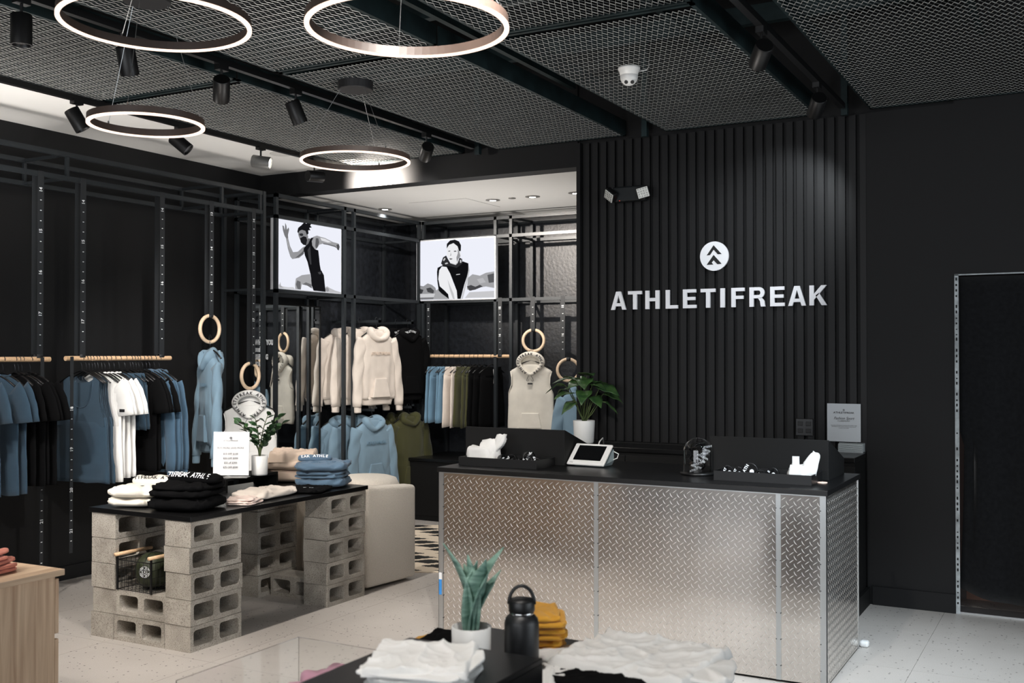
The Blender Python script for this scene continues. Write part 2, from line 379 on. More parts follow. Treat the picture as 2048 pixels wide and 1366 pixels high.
# access hatch outline, drawn as thin grey strips
MB().box(-5.56, -4.94, 8.112, 8.116, 3.0445, 3.0462).box(-4.944, -4.94, 8.112, 8.75, 3.0445, 3.0462).build('hatch_joint', mat('hatch_joint_grey', (120, 118, 116), .9), al)
# plenum clutter: beams and pipes above the mesh
bm_ = MB()
for y in (1.4, 2.9, 4.3, 5.6, 6.7): bm_.box(-5.5, 5, y, y+.06, 3.78, 3.9)
for x in (-5.0, -3.4, -2.2, -.6, 1.2): bm_.box(x, x+.04, -2, 7.1, 3.62, 3.66)
bm_.build('joists', DSTEEL, ce)
MB().tube([(-5.4, 3.2, 3.7), (-3, 3.8, 3.72), (1, 4.4, 3.7), (4, 4.6, 3.7)], .06, 10).tube([(-4.9, -1, 3.5), (-4.85, 4, 3.5), (-4.8, 7, 3.5)], .035, 8).build('conduit', mat('grey_duct', (70, 72, 74), .5, .4), ce)
# expanded metal panels
PX = [(-5.50, -4.36), (-4.05, -2.97), (-2.66, -1.58), (-1.25, -.17), (.14, 1.22)]
def mesh_panel(w, h):
    mb = MB(); a, b = .015, .035; nx = int(w/(2*a)); ny = int(h/(2*b)); x0 = -nx*a; y0 = -ny*b
    tx = 2*b; 
    for i in range(nx):
        for j in range(ny):
            cx, cy = x0+(2*i+1)*a, y0+(2*j+1)*b
            P = [(cx-a, cy), (cx, cy+b), (cx+a, cy), (cx, cy-b)]
            for q in range(4):
                p, r_ = P[q], P[(q+1) % 4]
                dx, dy = r_[0]-p[0], r_[1]-p[1]; L = sqrt(dx*dx+dy*dy); nx2, ny2 = -dy/L*.0007, dx/L*.0007
                tl = .0015
                # a twisted strand: a thin leaning strip with some thickness
                mb.add([(p[0]-nx2, p[1]-ny2, -tl), (p[0]+nx2, p[1]+ny2, -tl+.0012), (p[0]+nx2, p[1]+ny2+.0012, tl),
                        (r_[0]-nx2, r_[1]-ny2, -tl), (r_[0]+nx2, r_[1]+ny2, -tl+.0012), (r_[0]+nx2, r_[1]+ny2+.0012, tl)],
                       [(0, 1, 4, 3), (1, 2, 5, 4), (2, 0, 3, 5)])
    me = mb.mesh('expanded_metal', None); me.materials.append(MESHM); return me
MP = {}
for (x0, x1) in PX:
    for (y0, y1) in ((4.60, 7.14), (2.04, 4.58)):
        w, h = round(x1-x0, 3), round(y1-y0, 3)
        if (w, h) not in MP: MP[(w, h)] = mesh_panel(w-.03, h-.03)
        f = MB(); t = .022
        f.box(-w/2, w/2, -h/2, -h/2+t, 0, .008).box(-w/2, w/2, h/2-t, h/2, 0, .008).box(-w/2, -w/2+t, -h/2, h/2, 0, .008).box(w/2-t, w/2, -h/2, h/2, 0, .008)
        p = f.build('mesh_panel', DSTEEL, ce, loc=((x0+x1)/2, (y0+y1)/2, 3.235))
        o = bpy.data.objects.new('expanded_metal', MP[(w, h)]); COL.objects.link(o); o.parent = p; o.location = (0, 0, -.004); o['kind'] = 'stuff'
        o.rotation_euler = (0, 0, 0)
        MB().box(-w/2, -w/2+.006, -h/2, h/2, .008, .11).box(w/2-.006, w/2, -h/2, h/2, .008, .11).build('channel', DSTEEL, p)
for x in (-2.80, -1.40, -.02, -4.2):
    MB().box(x-.02, x+.02, 7.06, 7.10, 3.2, 4.3).build('hanger_post', DSTEEL, ce)
# lighting tracks
for n, x in enumerate((-4.2, -1.40, -5.46)):
    z = 3.23 if x != -5.46 else 3.19
    t_ = tag(B(x-.018, x+.018, -2, 7.0, z, z+.034).build('lighting_track', BPLA), ['black lighting track in the ceiling gap above the block table', 'black lighting track in the ceiling gap nearest the doorway', 'black lighting track along the white soffit edge at the left'][n], 'lighting track')
# baseboards
struct(B(-6.51, -6.495, -2, 7.0, 0, .1).build('baseboard_left', BLK)); struct(B(-1.25, -.746, 7.145, 7.16, 0, .12).build('baseboard_back', BLK))
# shop front behind the camera: frame with openings, seen only in reflections
sf = struct(MB().box(-7.2, 5.2, -5.2, -5.0, 3.05, 4.4).box(-7.2, -5.2, -5.2, -5.0, 0, 3.05).box(2.3, 5.2, -5.2, -5.0, 0, 3.05).box(-1.55, -1.45, -5.2, -5.0, 0, 3.05).build('wall_front', mat('front_wall', (168, 150, 136), .8)))
struct(MB().box(5.0, 5.2, -5.2, .8, 0, 4.4).box(5.0, 5.2, 5.6, 7.2, 0, 4.4).box(5.0, 5.2, .8, 5.6, 2.9, 4.4).build('wall_side', WHT))

# ================================================================== SIGN ON THE SLATS
def MXY(x, y, z, s=1): # local xy -> world xz, extruding towards -y
    return Matrix(((s, 0, 0, x), (0, 0, -1, y), (0, s, 0, z), (0, 0, 0, 1)))
LET = {
 'A': (.86, [[(0,0),(.205,0),(.43,.80),(.43,1),(.30,1)], [(.86,0),(.655,0),(.43,.80),(.43,1),(.56,1)], [(.25,.19),(.61,.19),(.56,.36),(.30,.36)]]),
 'T': (.78, [[(0,.82),(.78,.82),(.78,1),(0,1)], [(.285,0),(.495,0),(.495,.82),(.285,.82)]]),
 'H': (.78, [[(0,0),(.21,0),(.21,1),(0,1)], [(.57,0),(.78,0),(.78,1),(.57,1)], [(.21,.42),(.57,.42),(.57,.60),(.21,.60)]]),
 'L': (.66, [[(0,0),(.21,0),(.21,1),(0,1)], [(.21,0),(.66,0),(.66,.18),(.21,.18)]]),
 'E': (.72, [[(0,0),(.21,0),(.21,1),(0,1)], [(.21,0),(.72,0),(.72,.175),(.21,.175)], [(.21,.825),(.70,.825),(.70,1),(.21,1)], [(.21,.425),(.66,.425),(.66,.595),(.21,.595)]]),
 'I': (.21, [[(0,0),(.21,0),(.21,1),(0,1)]]),
 'F': (.68, [[(0,0),(.21,0),(.21,1),(0,1)], [(.21,.82),(.68,.82),(.68,1),(.21,1)], [(.21,.42),(.62,.42),(.62,.59),(.21,.59)]]),
 'K': (.84, [[(0,0),(.21,0),(.21,1),(0,1)], [(.21,.28),(.36,.44),(.82,1),(.57,1),(.21,.56)], [(.30,.50),(.46,.62),(.84,0),(.59,0)]]),
}
def arc(cx, cy, rx, ry, a0, a1, n): return [(cx+rx*cos(R(a0+(a1-a0)*i/n)), cy+ry*sin(R(a0+(a1-a0)*i/n))) for i in range(n+1)]
LET['R'] = (.80, [[(0,0),(.21,0),(.21,1),(0,1)], [(.21,.83),(.21,1),(.50,1)]+arc(.50,.715,.26,.285,90,0,5)+[(.56,.715)]+arc(.48,.715,.08,.115,0,90,3)+[(.45,.83)],
   [(.21,.43),(.50,.43)]+arc(.50,.715,.26,.285,-90,0,5)+[(.56,.715)]+arc(.48,.70,.08,.10,0,-90,3)+[(.21,.60)], [(.40,.43),(.60,.47),(.75,.30),(.78,.08),(.80,0),(.585,0),(.56,.10),(.54,.28),(.45,.42)]])
SGN = mat('white_acrylic_sign', (250, 250, 253), .45)
root = thing('sign_lettering', 'white raised block letters spelling the shop name on the slatted wall', 'sign', (-3.093, 7.155, 1.959))
H_ = .134; starts = [1221, 1256, 1290, 1330, 1364, 1398.5, 1437, 1458.5, 1494.5, 1536.5, 1574, 1618.5]
XS = [-3.093, -2.958, -2.823, -2.667, -2.537, -2.406, -2.263, -2.184, -2.056, -1.912, -1.789, -1.647]
for ch, x in zip(BR, XS):
    w, ps = LET[ch]; mb = MB()
    for p in ps: mb.prism([(a*H_*(1.02 if ch != 'I' else 1.1), b*H_) for a, b in p], .018, MXY(x+3.093, 0, 0))
    mb.build('letter', SGN, root)
root = thing('round_emblem', 'round white emblem with two black upward chevrons above the lettering', 'sign', (-2.307, 7.155, 2.321))
MB().prism(arc(0, 0, .103, .103, 0, 352.5, 47), .016, MXY(0, 0, 0)).build('disc', SGN, root)
def n108(L): return [((x-938)/108*.103, -(y-650)/108*.103) for x, y in L]
UPC = [(882,643),(908,641),(935,602),(967,638),(995,637),(935,570)]; LOC = [(882,713),(932,712),(921,697),(935,680),(964,711),(995,709),(935,641)]
for L in (UPC, LOC): MB().prism(n108(L)[::-1], .003, MXY(0, -.0155, 0)).build('chevron', BKP, root)

def small_emblem(parent, loc, r, rot=(0, 0, 0), m1=BKP, m2=None):
    M0 = Matrix.Translation(loc) @ Matrix.Rotation(rot[0], 4, 'X') @ Matrix(((1, 0, 0, 0), (0, 0, -1, 0), (0, 1, 0, 0), (0, 0, 0, 1)))
    MB().prism(arc(0, 0, r, r, 0, 345, 23), .0004, M0).build('roundel', m1, parent)
    mb = MB()
    for L in (UPC, LOC): mb.prism([(x/.103*r, y/.103*r) for x, y in n108(L)[::-1]], .0007, M0)
    mb.build('chevron_mark', m2 or WHP, parent)
# emergency light
root = thing('emergency_light', 'black emergency light with two white square lamp heads on slatted wall', 'light', (-2.93, 7.155, 2.80))
MB().box(-.13, .13, -.075, 0, -.055, .055).build('housing', mat('black_housing', (20, 24, 26), .5), root, bevel=.012)
for sx_, rot in ((-1, (R(34), R(38), R(-8))), (1, (R(10), R(-14), R(14)))):
    h = MB().box(-.046, .046, -.022, .022, -.042, .042).build('lamp_head', BPLA, root, bevel=.01, loc=(sx_*.125, -.10, -.005), rot=rot)
    B(-.041, .041, -.028, -.021, -.037, .037).build('lens_plate', mat('led_lens', (214, 214, 208), .3, 0, (120, .8, .004), (160, .3)), h, bevel=.008)
    b_ = MB()
    for q in range(4):
        for w_ in range(4): b_.lathe([(.0055, 0), (.004, .004), (.001, .005)], 6, (0, 0, 0)) if False else b_.box(-.032+q*.0185, -.024+q*.0185, -.031, -.027, -.029+w_*.0175, -.021+w_*.0175)
    b_.build('led_grid', mat('led_lens_dark', (150, 150, 145), .3), h)
    MB().tube([(sx_*.09, -.05, 0), (sx_*.125, -.09, 0)], .012).build('swivel', BPLA, root)
B(-.145, -.1, -.06, -.02, .01, .05).build('connector', mat('grey_connector', (160, 164, 170), .5), root)
MB().box(-.07, -.067, -.078, -.072, -.05, -.047).build('indicator', emat('red_led', (255, 90, 70), 1.5), root)

# wall notice with card holder
root = thing('paper_notice', 'white printed notice on the slatted wall right of the counter', 'notice', (-1.424, 7.135, 1.18))
B(-.1075, .1075, -.004, 0, -.125, .125).build('paper', mat('notice_paper', (205, 210, 214), .6), root)
text('lettering', BR, .0165, BKP, root, (0, -.0045, .065), sx=1.2, bold=.0003)
small_emblem(root, (0, -.0042, .083), .006)
text('lettering', 'Fashion Sport', .026, BKP, root, (0, -.0045, .028), shear=.4, sx=.9)
text('lettering', 'CLAREMONT', .0135, BKP, root, (0, -.0045, .01))
for k in range(3): text('lettering', ['Scan the code below to browse the whole range', 'and follow us for early access to every launch', 'in store and online'][k], .0085, GRYP, root, (0, -.0045, -.018-k*.009))
root = thing('card_rack', 'clear holder with a stack of white cards under the wall notice', 'card holder', (-1.372, 7.10, 1.02))
cd = MB(); cd.box(-.083, .083, -.035, .03, -.035, -.030).box(-.083, .083, .028, .032, -.035, .03).build('tray', mat('clear_grey_acrylic', (120, 124, 126), .25, 0), root)
for k in range(9):
    B(-.078, .078, -.03+k*.001, .025, -.029+k*.0062, -.025+k*.0062).build('card', mat('card_stock', (196, 204, 206), .6), root, rot=(0, 0, R((-1)**k*.8)))
# outlet
root = thing('power_outlet', 'black socket plate low on the slatted wall left of the notice', 'socket', (-1.686, 7.155, 1.14))
B(-.058, .058, -.006, 0, -.058, .058).build('plate', mat('black_socket', (14, 14, 15), .3), root, bevel=.003)
for a in (-.027, .027):
    for b_ in (-.024, .024): B(a-.017, a+.017, -.009, -.005, b_-.014, b_+.014).build('receptacle', BPLA, root, bevel=.002)

# ================================================================== BACK LEDGE
root = thing('back_cabinet', 'long black cabinet against the slatted wall behind the counter', 'cabinet', (-2.3, 6.85, 0))
B(-1.055, 1.01, -.07, .28, .0, .955).build('carcass', BMATTE, root)
B(-1.07, 1.015, -.09, .285, .955, .985).build('worktop', BTOP, root, bevel=.003)
B(-1.06, 1.01, .25, .285, .985, .994).build('upstand', BMATTE, root)
B(-1.05, 1.035, -.075, .30, 0, .11).build('plinth', BMATTE, root)
for k in range(4): B(-1.04+k*.515, -.53+k*.515, -.082, -.07, .13, .93).build('door', BMATTE, root, bevel=.002)

# ================================================================== COUNTER
CX0, CX1, CY0, CY1, CH = -3.371, -1.131, 5.239, 6.035, .945
root = thing('service_counter', 'large sales counter clad in silver diamond plate with black top', 'counter', ((CX0+CX1)/2, CY0, 0))
cw = (CX1-CX0)/2
B(-cw+.012, cw-.012, .012, CY1-CY0-.02, 0, CH-.012).build('carcass', BMATTE, root)
B(-cw-.012, cw+.010, -.012, CY1-CY0+.03, CH-.008, CH+.020).build('countertop', BTOP, root, bevel=.003)
B(-cw, cw, -.004, .0, CH-.014, CH-.006).build('top_bead', ALU, root)
def lugs(x0, x1, z0, z1, toM):
    mb = MB(); p = .0385; row = 0; z = z0+.012
    while z < z1-.008:
        x = x0+.012+(p/2 if row % 2 else 0); 
        while x < x1-.008:
            a = R(-56) if row % 2 else R(42); L = .0145; w = .0020; h = .0014
            if row % 2 == 0: a = R(38)
            ca, sa = cos(a), sin(a); pts = []
            prof = [(-L, 0, .0), (-L*.5, w*.9, .0), (0, w, 0), (L*.5, w*.9, 0), (L, 0, 0), (L*.5, -w*.9, 0), (0, -w, 0), (-L*.5, -w*.9, 0)]
            base = [(x+ca*u-sa*(v+.0016*(u/L)**2*(1 if row % 2 else -1)*3), z+sa*u+ca*(v+.0016*(u/L)**2)) for u, v, _ in prof]
            ridge = [(x+ca*u, z+sa*u) for u in (-L*.55, 0, L*.55)]
            vs_ = [toM(b[0], b[1], 0) for b in base]+[toM(r[0], r[1], h) for r in ridge]
            mb.add(vs_, [(0, 1, 8), (1, 2, 9, 8), (2, 3, 10, 9), (3, 4, 10), (4, 5, 10), (5, 6, 9, 10), (6, 7, 8, 9), (7, 0, 8)])
            x += p
        z += p/2; row += 1
    return mb
CXm = (CX0+CX1)/2
xs = [-3.340, -2.370, -2.347, -1.376, -1.354, -1.158]
for a, b_ in ((0, 1), (2, 3), (4, 5)):
    x0, x1 = xs[a]-CXm, xs[b_]-CXm
    pl = B(x0, x1, -.002, .012, .012, CH-.012).build('diamond_plate', PLATE, root)
    l = lugs(x0, x1, .012, CH-.016, lambda x, z, h: (x, -.002-h, z)).build('raised_lugs', LUG, pl, smooth=True); l['kind'] = 'stuff'
for x in (xs[1]+.0115-CXm, xs[3]+.011-CXm): 
    B(x-.012, x+.012, -.006, -.001, .012, CH-.012).build('joint_strip', ALU, root)
MB().box(-cw-.002, -cw+.03, -.006, -.001, 0, CH-.012).box(-cw-.002, -cw, -.006, .03, 0, CH-.012).build('corner_angle', ALU, root)
MB().box(cw-.03, cw+.003, -.006, -.001, 0, CH-.012).box(cw, cw+.003, -.006, .006, 0, CH-.012).build('corner_angle', ALU, root)
sp_ = MB().box(cw-.012, cw, .004, CY1-CY0-.006, .012, CH-.012).build('diamond_plate', PLATE, root)
l = lugs(.01, CY1-CY0-.012, .012, CH-.016, lambda x, z, h: (cw+h, x, z)).build('raised_lugs', LUG, sp_, smooth=True); l['kind'] = 'stuff'
B(cw-.012, cw+.004, CY1-CY0-.008, CY1-CY0, 0, CH-.012).build('rear_angle', ALU, root)
B(-cw+.001, -cw+.022, -.0075, -.0055, .305, .345).build('paper_label', mat('label_white', (215, 215, 215), .6), root)
B(-cw+.002, -cw+.020, -.0075, -.0055, .215, .305).build('blue_tape', mat('blue_tape', (50, 130, 200), .6), root)
scm = MB().lathe([(.0035, 0), (.003, .0015), (.001, .002)], 8).mesh('screw', mat('dark_screw', (90, 90, 90), .4, .8))
for x in xs:
    for k in range(7):
        o = bpy.data.objects.new('screw', scm); COL.objects.link(o); o.parent = root; o.location = (x-CXm, -.0058, .083+k*.13); o.rotation_euler = (pi/2, 0, 0)
tag(MB().box(-1.135, -1.085, 6.07, 6.12, .0, .035).build('door_wedge', WPL, bevel=.012), 'small white plastic wedge on the floor behind the counter corner', 'doorstop')

# counter-top shields, trays, goods
def shield(name, label, x0, x1, side):
    r_ = thing(name, label, 'display box', ((x0+x1)/2, 5.64, .9655)); hw = (x1-x0)/2
    B(-hw, hw, 0, .012, 0, .212).build('front_panel', BMATTE, r_, bevel=.002)
    for s in (-1, 1):
        x = s*(hw-.012) if s > 0 else -hw
        xa = hw-.012 if s > 0 else -hw; xb = xa+.012
        MB().hexa([(xa, .012, 0), (xb, .012, 0), (xb, .40, 0), (xa, .40, 0)], [(xa, .012, .21), (xb, .012, .21), (xb, .40, .085), (xa, .40, .085)]).build('side_panel', BMATTE, r_)
    return r_
shield('display_shield', 'tall black panel box standing on the left of the counter', -3.435, -2.745, 1)
shield('display_shield', 'tall black panel box standing on the right of the counter', -1.850, -1.205, 1)
def tray(label, x0, x1, y0=5.385, y1=5.62):
    r_ = thing('display_tray', label, 'tray', ((x0+x1)/2, (y0+y1)/2, .9655)); a = (x1-x0)/2; b_ = (y1-y0)/2; t = .006
    B(-a, a, -b_, b_, 0, .006).build('base', BPLA, r_)
    for q in ((-a, a, -b_, -b_+t), (-a, a, b_-t, b_), (-a, -a+t, -b_+t, b_-t), (a-t, a, -b_+t, b_-t), (-.003, .003, -b_+t, b_-t)): B(*q, .006, .05).build('side', BPLA, r_)
tray('low black tray of bands and towels on the left of the counter', -3.328, -2.80)
tray('low black tray of bands and towels on the right of the counter', -1.745, -1.235)

# soft superellipsoid lump (folded cloth, pouches)
def pillow(mb, w, d, h, c=(0, 0, 0), e1=.5, e2=.35, nu=28, nv=10, seed=0, amp=.006, rz=0, sag=0, tilt=0, wr=0):
    rnd = random.Random(seed); ph = [rnd.uniform(0, 6.28) for _ in range(8)]; fr = [rnd.uniform(.7, 1.3) for _ in range(8)]
    wv = [(rnd.uniform(-1, 1)*38, rnd.uniform(-1, 1)*38, rnd.uniform(0, 6.28)) for _ in range(5)]
    f = lambda v, e: (abs(v)**e)*(1 if v >= 0 else -1); rings = []; cr, sr = cos(rz), sin(rz)
    for i in range(nv+1):
        a = -pi/2+pi*i/nv; ring = []
        for j in range(nu):
            b_ = 2*pi*j/nu
            x = w/2*f(cos(a), e1)*f(cos(b_), e2); y = d/2*f(cos(a), e1)*f(sin(b_), e2); z = h/2*f(sin(a), e1)
            k = amp*(sin(x/w*9*fr[0]+ph[0])*sin(y/d*7*fr[1]+ph[1])+.6*sin(x/w*19*fr[2]+y/d*11+ph[2])+.5*sin(b_*5*fr[3]+ph[3])*cos(a))
            if wr:
                q1 = NZ.noise(Vector((x*13+seed*3.1, y*13, z*20))); q2 = 1-abs(NZ.noise(Vector((x*22-y*9+seed*1.7, y*20+x*7, z*26+5))))
                k += wr*(1.6*q1+2.2*(q2**4-.45))
            x += k*.8*cos(b_); y += k*.8*sin(b_)
            z += k*.7*(1 if z > 0 else .2)-sag*((x/w*2)**2)+tilt*x
            if z < -h/2: z = -h/2
            ring.append((c[0]+x*cr-y*sr, c[1]+x*sr+y*cr, c[2]+h/2+z))
        rings.append(ring)
    mb.loft(rings, True); return mb

# towels (bundles) in the trays
r_ = thing('sock_bundle', 'white crumpled socks bundled upright in left counter tray', 'socks', (-3.20, 5.50, .972))
mb = MB(); pillow(mb, .19, .10, .10, (-.03, 0, 0), .5, .5, seed=2, amp=.006, wr=.007); mb.build('lower_fold', F_WHITE, r_, True)
mb = MB(); pillow(mb, .13, .07, .145, (.015, .01, 0), .4, .6, seed=3, amp=.007, tilt=.2, wr=.007); mb.build('middle_fold', F_WHITE, r_, True)
mb = MB(); pillow(mb, .06, .05, .13, (0, 0, 0), .8, .8, seed=4, amp=.005, wr=.007); mb.build('upper_fold', F_WHITE, r_, True, loc=(.045, .01, .07), rot=(0, R(32), 0))
text('mark', 'o', .02, BKP, r_, (-.045, -.055, .025))
r_ = thing('sock_bundle', 'white crumpled socks bundled upright in right counter tray', 'socks', (-1.31, 5.50, .972))
mb = MB(); pillow(mb, .10, .10, .085, (-.02, 0, 0), .5, .5, seed=6, amp=.006, wr=.007); mb.build('lower_fold', F_WHITE, r_, True)
mb = MB(); pillow(mb, .06, .06, .14, (0, 0, 0), .5, .7, seed=7, amp=.006, wr=.007); mb.build('upper_fold', F_WHITE, r_, True, loc=(.03, 0, .015), rot=(0, R(18), 0))
B(-.055, -.02, .02, .03, .05, .125).build('paper_band', mat('label_white', (215, 215, 215), .6), r_)
def bands(spec, tray_name, z=.972):
    mb_ = MB(); n = 28
    prof = [(.030, -.012), (.033, -.012), (.033, .012), (.030, .012)]
    rings = [[(r*cos(2*pi*j/n), z_, r*sin(2*pi*j/n)) for r, z_ in prof] for j in range(n)]
    mb_.loft(rings, False, True); me = mb_.mesh('band', BPLA, True)
    for i, (x, y, rz, s, t_) in enumerate(spec):
        r_ = thing('wristband', f'black rubber wristband with white print, {ORD[i]} from left in {tray_name}', 'wristband', (x, y, z+.033*s), group='wristbands in '+tray_name, rot=(0, 0, rz)); r_.scale = (s, 1, s)
        o = bpy.data.objects.new('band', me); COL.objects.link(o); o.parent = r_
        text('print', t_, .017, WHP, r_, (-.012, -.0305, .012), (R(90), R(-60), 0), bold=.0006)
        MB().prism(arc(0, 0, .009, .009, 0, 330, 11), .002, Matrix(((1, 0, 0, .012), (0, 0, -1, -.030), (0, 1, 0, .0), (0, 0, 0, 1)))).build('roundel', WHP, r_)
bands([(-3.075, 5.47, R(60), .9, 'FR'), (-3.02, 5.49, R(8), .95, 'AT'), (-2.985, 5.45, R(30), .7, 'H'), (-2.935, 5.47, R(-10), .7, 'AK'), (-2.905, 5.49, R(55), 1.35, 'ATHL'), (-2.885, 5.44, R(0), 1.0, 'K'), (-2.835, 5.45, R(25), .8, 'A')], 'left counter tray')
bands([(-1.70, 5.47, R(20), 1, 'AT'), (-1.64, 5.47, R(10), .95, 'AT'), (-1.575, 5.47, R(5), 1.3, 'ATH'), (-1.52, 5.46, R(30), .8, 'F'), (-1.46, 5.49, R(0), 1, 'E')], 'right counter tray')
# glass dome full of printed bands
r_ = thing('glass_dome', 'glass dome jar filled with printed black bands on the counter', 'jar', (-1.905, 5.60, .9655))
MB().lathe([(0, 0), (.098, 0), (.098, .012), (.082, .016), (0, .016)], 36, cap=False).build('base', BPLA, r_, True)
GL = mat('clear_glass', (255, 255, 255), .02, 0, trans=1)
pr_ = [(.080, .016), (.080, .13)]+[(.080*cos(R(a)), .13+.075*sin(R(a))) for a in range(10, 91, 10)]
pi_ = [(r*.965, z if z < .14 else .13+(z-.13)*.965) for r, z in pr_][::-1]
MB().lathe([(max(r, .0005), z) for r, z in pr_]+[(max(r, .0005), z) for r, z in pi_], 40, cap=False).build('dome', GL, r_, True)
rnd = random.Random(11)
for k in range(16):
    a = rnd.uniform(0, 6.28); rr = .042; z = .05+.008*k
    ms = Matrix.Rotation(rnd.uniform(-.9, .9), 3, 'X') @ Matrix.Rotation(rnd.uniform(0, 3), 3, 'Z') @ Matrix.Rotation(rnd.uniform(-.7, .7), 3, 'Y')
    P = [Vector((cos(a)*.012, sin(a)*.012, min(z, .145))) + ms @ Vector((rr*cos(2*pi*j/20)*rnd.uniform(.94, 1.04), rr*.75*sin(2*pi*j/20), 0)) for j in range(20)]
    o = MB().tube(P, .0055, 6, closed=True, flat=.35).build('rubber_band', BPLA, r_, True)
    if k % 2 == 0:
        aa = -pi/2-.5+k*.09
        text('print', BR[:6+k % 5], .014, WHP, r_, (.066*cos(aa+.5), .066*sin(aa+.5), .03+.009*k), (R(90), R(rnd.uniform(-35, 35)), aa+.5+pi/2), bold=.0005)
tag(MB().prism(arc(0, 0, .027, .027, 0, 345, 23), .004, Matrix.Translation((-1.215, 5.53, .9655))).build('coaster', mat('pale_pink_coaster', (226, 196, 180), .5), bevel=.001), 'small pale round coaster at the right end of the counter', 'coaster')
# tablet register
r_ = thing('tablet_register', 'white tablet register with black screen tilted on the counter', 'tablet', (-2.612, 5.735, .9655), R(-4))
tb = MB().box(-.125, .125, -.0075, .0075, -.085, .085).build('body', WPL, r_, bevel=.012, loc=(0, -.02, .066), rot=(R(-48), 0, 0), seg=3)
B(-.092, .092, -.0088, -.0070, -.052, .066).build('screen', mat('tablet_screen', (10, 11, 13), .08), tb)
text('mark', 'clover', .009, GRYP, tb, (-.095, -.0078, -.072))
MB().loft([[(-.09, -.04, 0), (.10, -.04, 0), (.10, .075, 0), (-.09, .075, 0)], [(-.105, -.06, .012), (.112, -.06, .012), (.112, .08, .03), (-.105, .08, .03)], [(-.105, .02, .075), (.115, .02, .075), (.115, .07, .10), (-.105, .07, .10)]]).build('stand', mat('pale_grey_plastic', (168, 186, 190), .35), r_, bevel=.006)
MB().tube([(.02, .04, .10), (.0, .10, .135), (-.03, .20, .15), (-.10, .35, .09)], .004, 8).tube([(.10, .06, .03), (.135, .07, .045), (.14, .08, .07), (.11, .07, .085)], .003, 8).build('cable', WPL, r_, True)

# ================================================================== CONCRETE BLOCK TABLE
def block_mesh():
    L, D, Hh = .396, .193, .1400; mb = MB(); n = 24
    def rr(cx, w, h, r, lift=0):
        P = []
        for q in range(4):
            sx_, sy_ = ((1, 1), (-1, 1), (-1, -1), (1, -1))[q]
            for k in range(6):
                a = R(q*90+k*18); P.append((cx+sx_*(w/2-r)+r*cos(a), lift+sy_*(h/2-r)+r*sin(a)))
        return P
    def proj(cx, W_, Hq, P):
        out = []
        for x, z in P:
            dx, dz = x-cx, z; s = min(W_/2/abs(dx) if abs(dx) > 1e-6 else 9, Hq/2/abs(dz) if abs(dz) > 1e-6 else 9); out.append((cx+dx*s, dz*s))
        return out
    for y, (w, h, r) in ((-D/2, (.150, .088, .018)), (D/2, (.136, .072, .022))):
        for cx in (-L/4, L/4):
            P = rr(cx, w, h, r, .002 if y < 0 else 0); Q = proj(cx, L/2, Hh, P)
            # make sure the cell corners exist
            Q2 = list(Q)
            for q, (a, b_) in enumerate(((1, 1), (-1, 1), (-1, -1), (1, -1))):
                idx = min(range(n), key=lambda i: (Q[i][0]-(cx+a*L/4))**2+(Q[i][1]-b_*Hh/2)**2); Q2[idx] = (cx+a*L/4, b_*Hh/2)
            vs_ = [(x, y, z) for x, z in Q2]+[(x, y, z) for x, z in P]
            mb.add(vs_, [(i, (i+1) % n, n+(i+1) % n, n+i) for i in range(n)])
    for cx in (-L/4, L/4):
        a = rr(cx, .150, .088, .018, .002); b_ = rr(cx, .136, .072, .022)
        mb.loft([[(x, -D/2, z) for x, z in a], [(x, D/2, z) for x, z in b_]], False)
    x, y, z = L/2, D/2, Hh/2
    mb.add([(-x,-y,-z),(x,-y,-z),(x,y,-z),(-x,y,-z),(-x,-y,z),(x,-y,z),(x,y,z),(-x,y,z)], [(0,3,2,1),(4,5,6,7),(1,2,6,5),(3,0,4,7)])
    me = mb.mesh('concrete_block', CONC); return me
BM = block_mesh()
rnd = random.Random(21)
def block(x, y, k, rz, label):
    o = bpy.data.objects.new('concrete_block', BM); COL.objects.link(o)
    o.location = (x+rnd.uniform(-.006, .006), y+rnd.uniform(-.005, .005), .0702+k*.1432); o.rotation_euler = (0, 0, rz+R(rnd.uniform(-1.3, 1.3)))
    tag(o, label, 'block', 'concrete blocks of the display table')
TX0, TX1, TY0, TY1 = -5.086, -4.301, 4.184, 5.755
CO = ['bottom', 'second', 'middle', 'fourth', 'top']
for nm, px, py, rz in (('front right pillar', TX1-.097, TY0+.1985, pi/2), ('front left pillar', TX0+.097, TY0+.1985, pi/2), ('far right pillar', TX1-.097, TY1-.1985, pi/2), ('far left pillar', TX0+.097, TY1-.1985, pi/2)):
    for k in range(5): block(px, py, k, rz, f'grey hollow concrete block, {CO[k]} course of the {nm} of the table')
for k in range(2): block((TX0+TX1)/2, TY0+.10, k, 0, f'hollow concrete block, {["lower","upper"][k]} of two under the wire basket')
block((TX0+TX1)/2+.02, TY1-.20, 0, 0, 'single concrete block on the floor between the two far pillars')
TZ = .7165
TP = tag(B(TX0-.016, TX1+.012, TY0-.012, TY1+.02, TZ, TZ+.027).build('table_board', BTOP, bevel=.002), 'long black board resting on the concrete block pillars', 'tabletop')
TZ += .027
# riser on the table
r_ = thing('display_riser', 'low black bridge riser standing on the block table', 'riser', (-4.93, 5.26, TZ))
B(-.12, .085, -.25, .245, .072, .090).build('top_board', BMATTE, r_, bevel=.002)
B(-.12, .085, -.25, -.232, 0, .072).build('leg_board', BMATTE, r_); B(-.12, .085, .227, .245, 0, .072).build('leg_board', BMATTE, r_)
RZ = TZ+.090
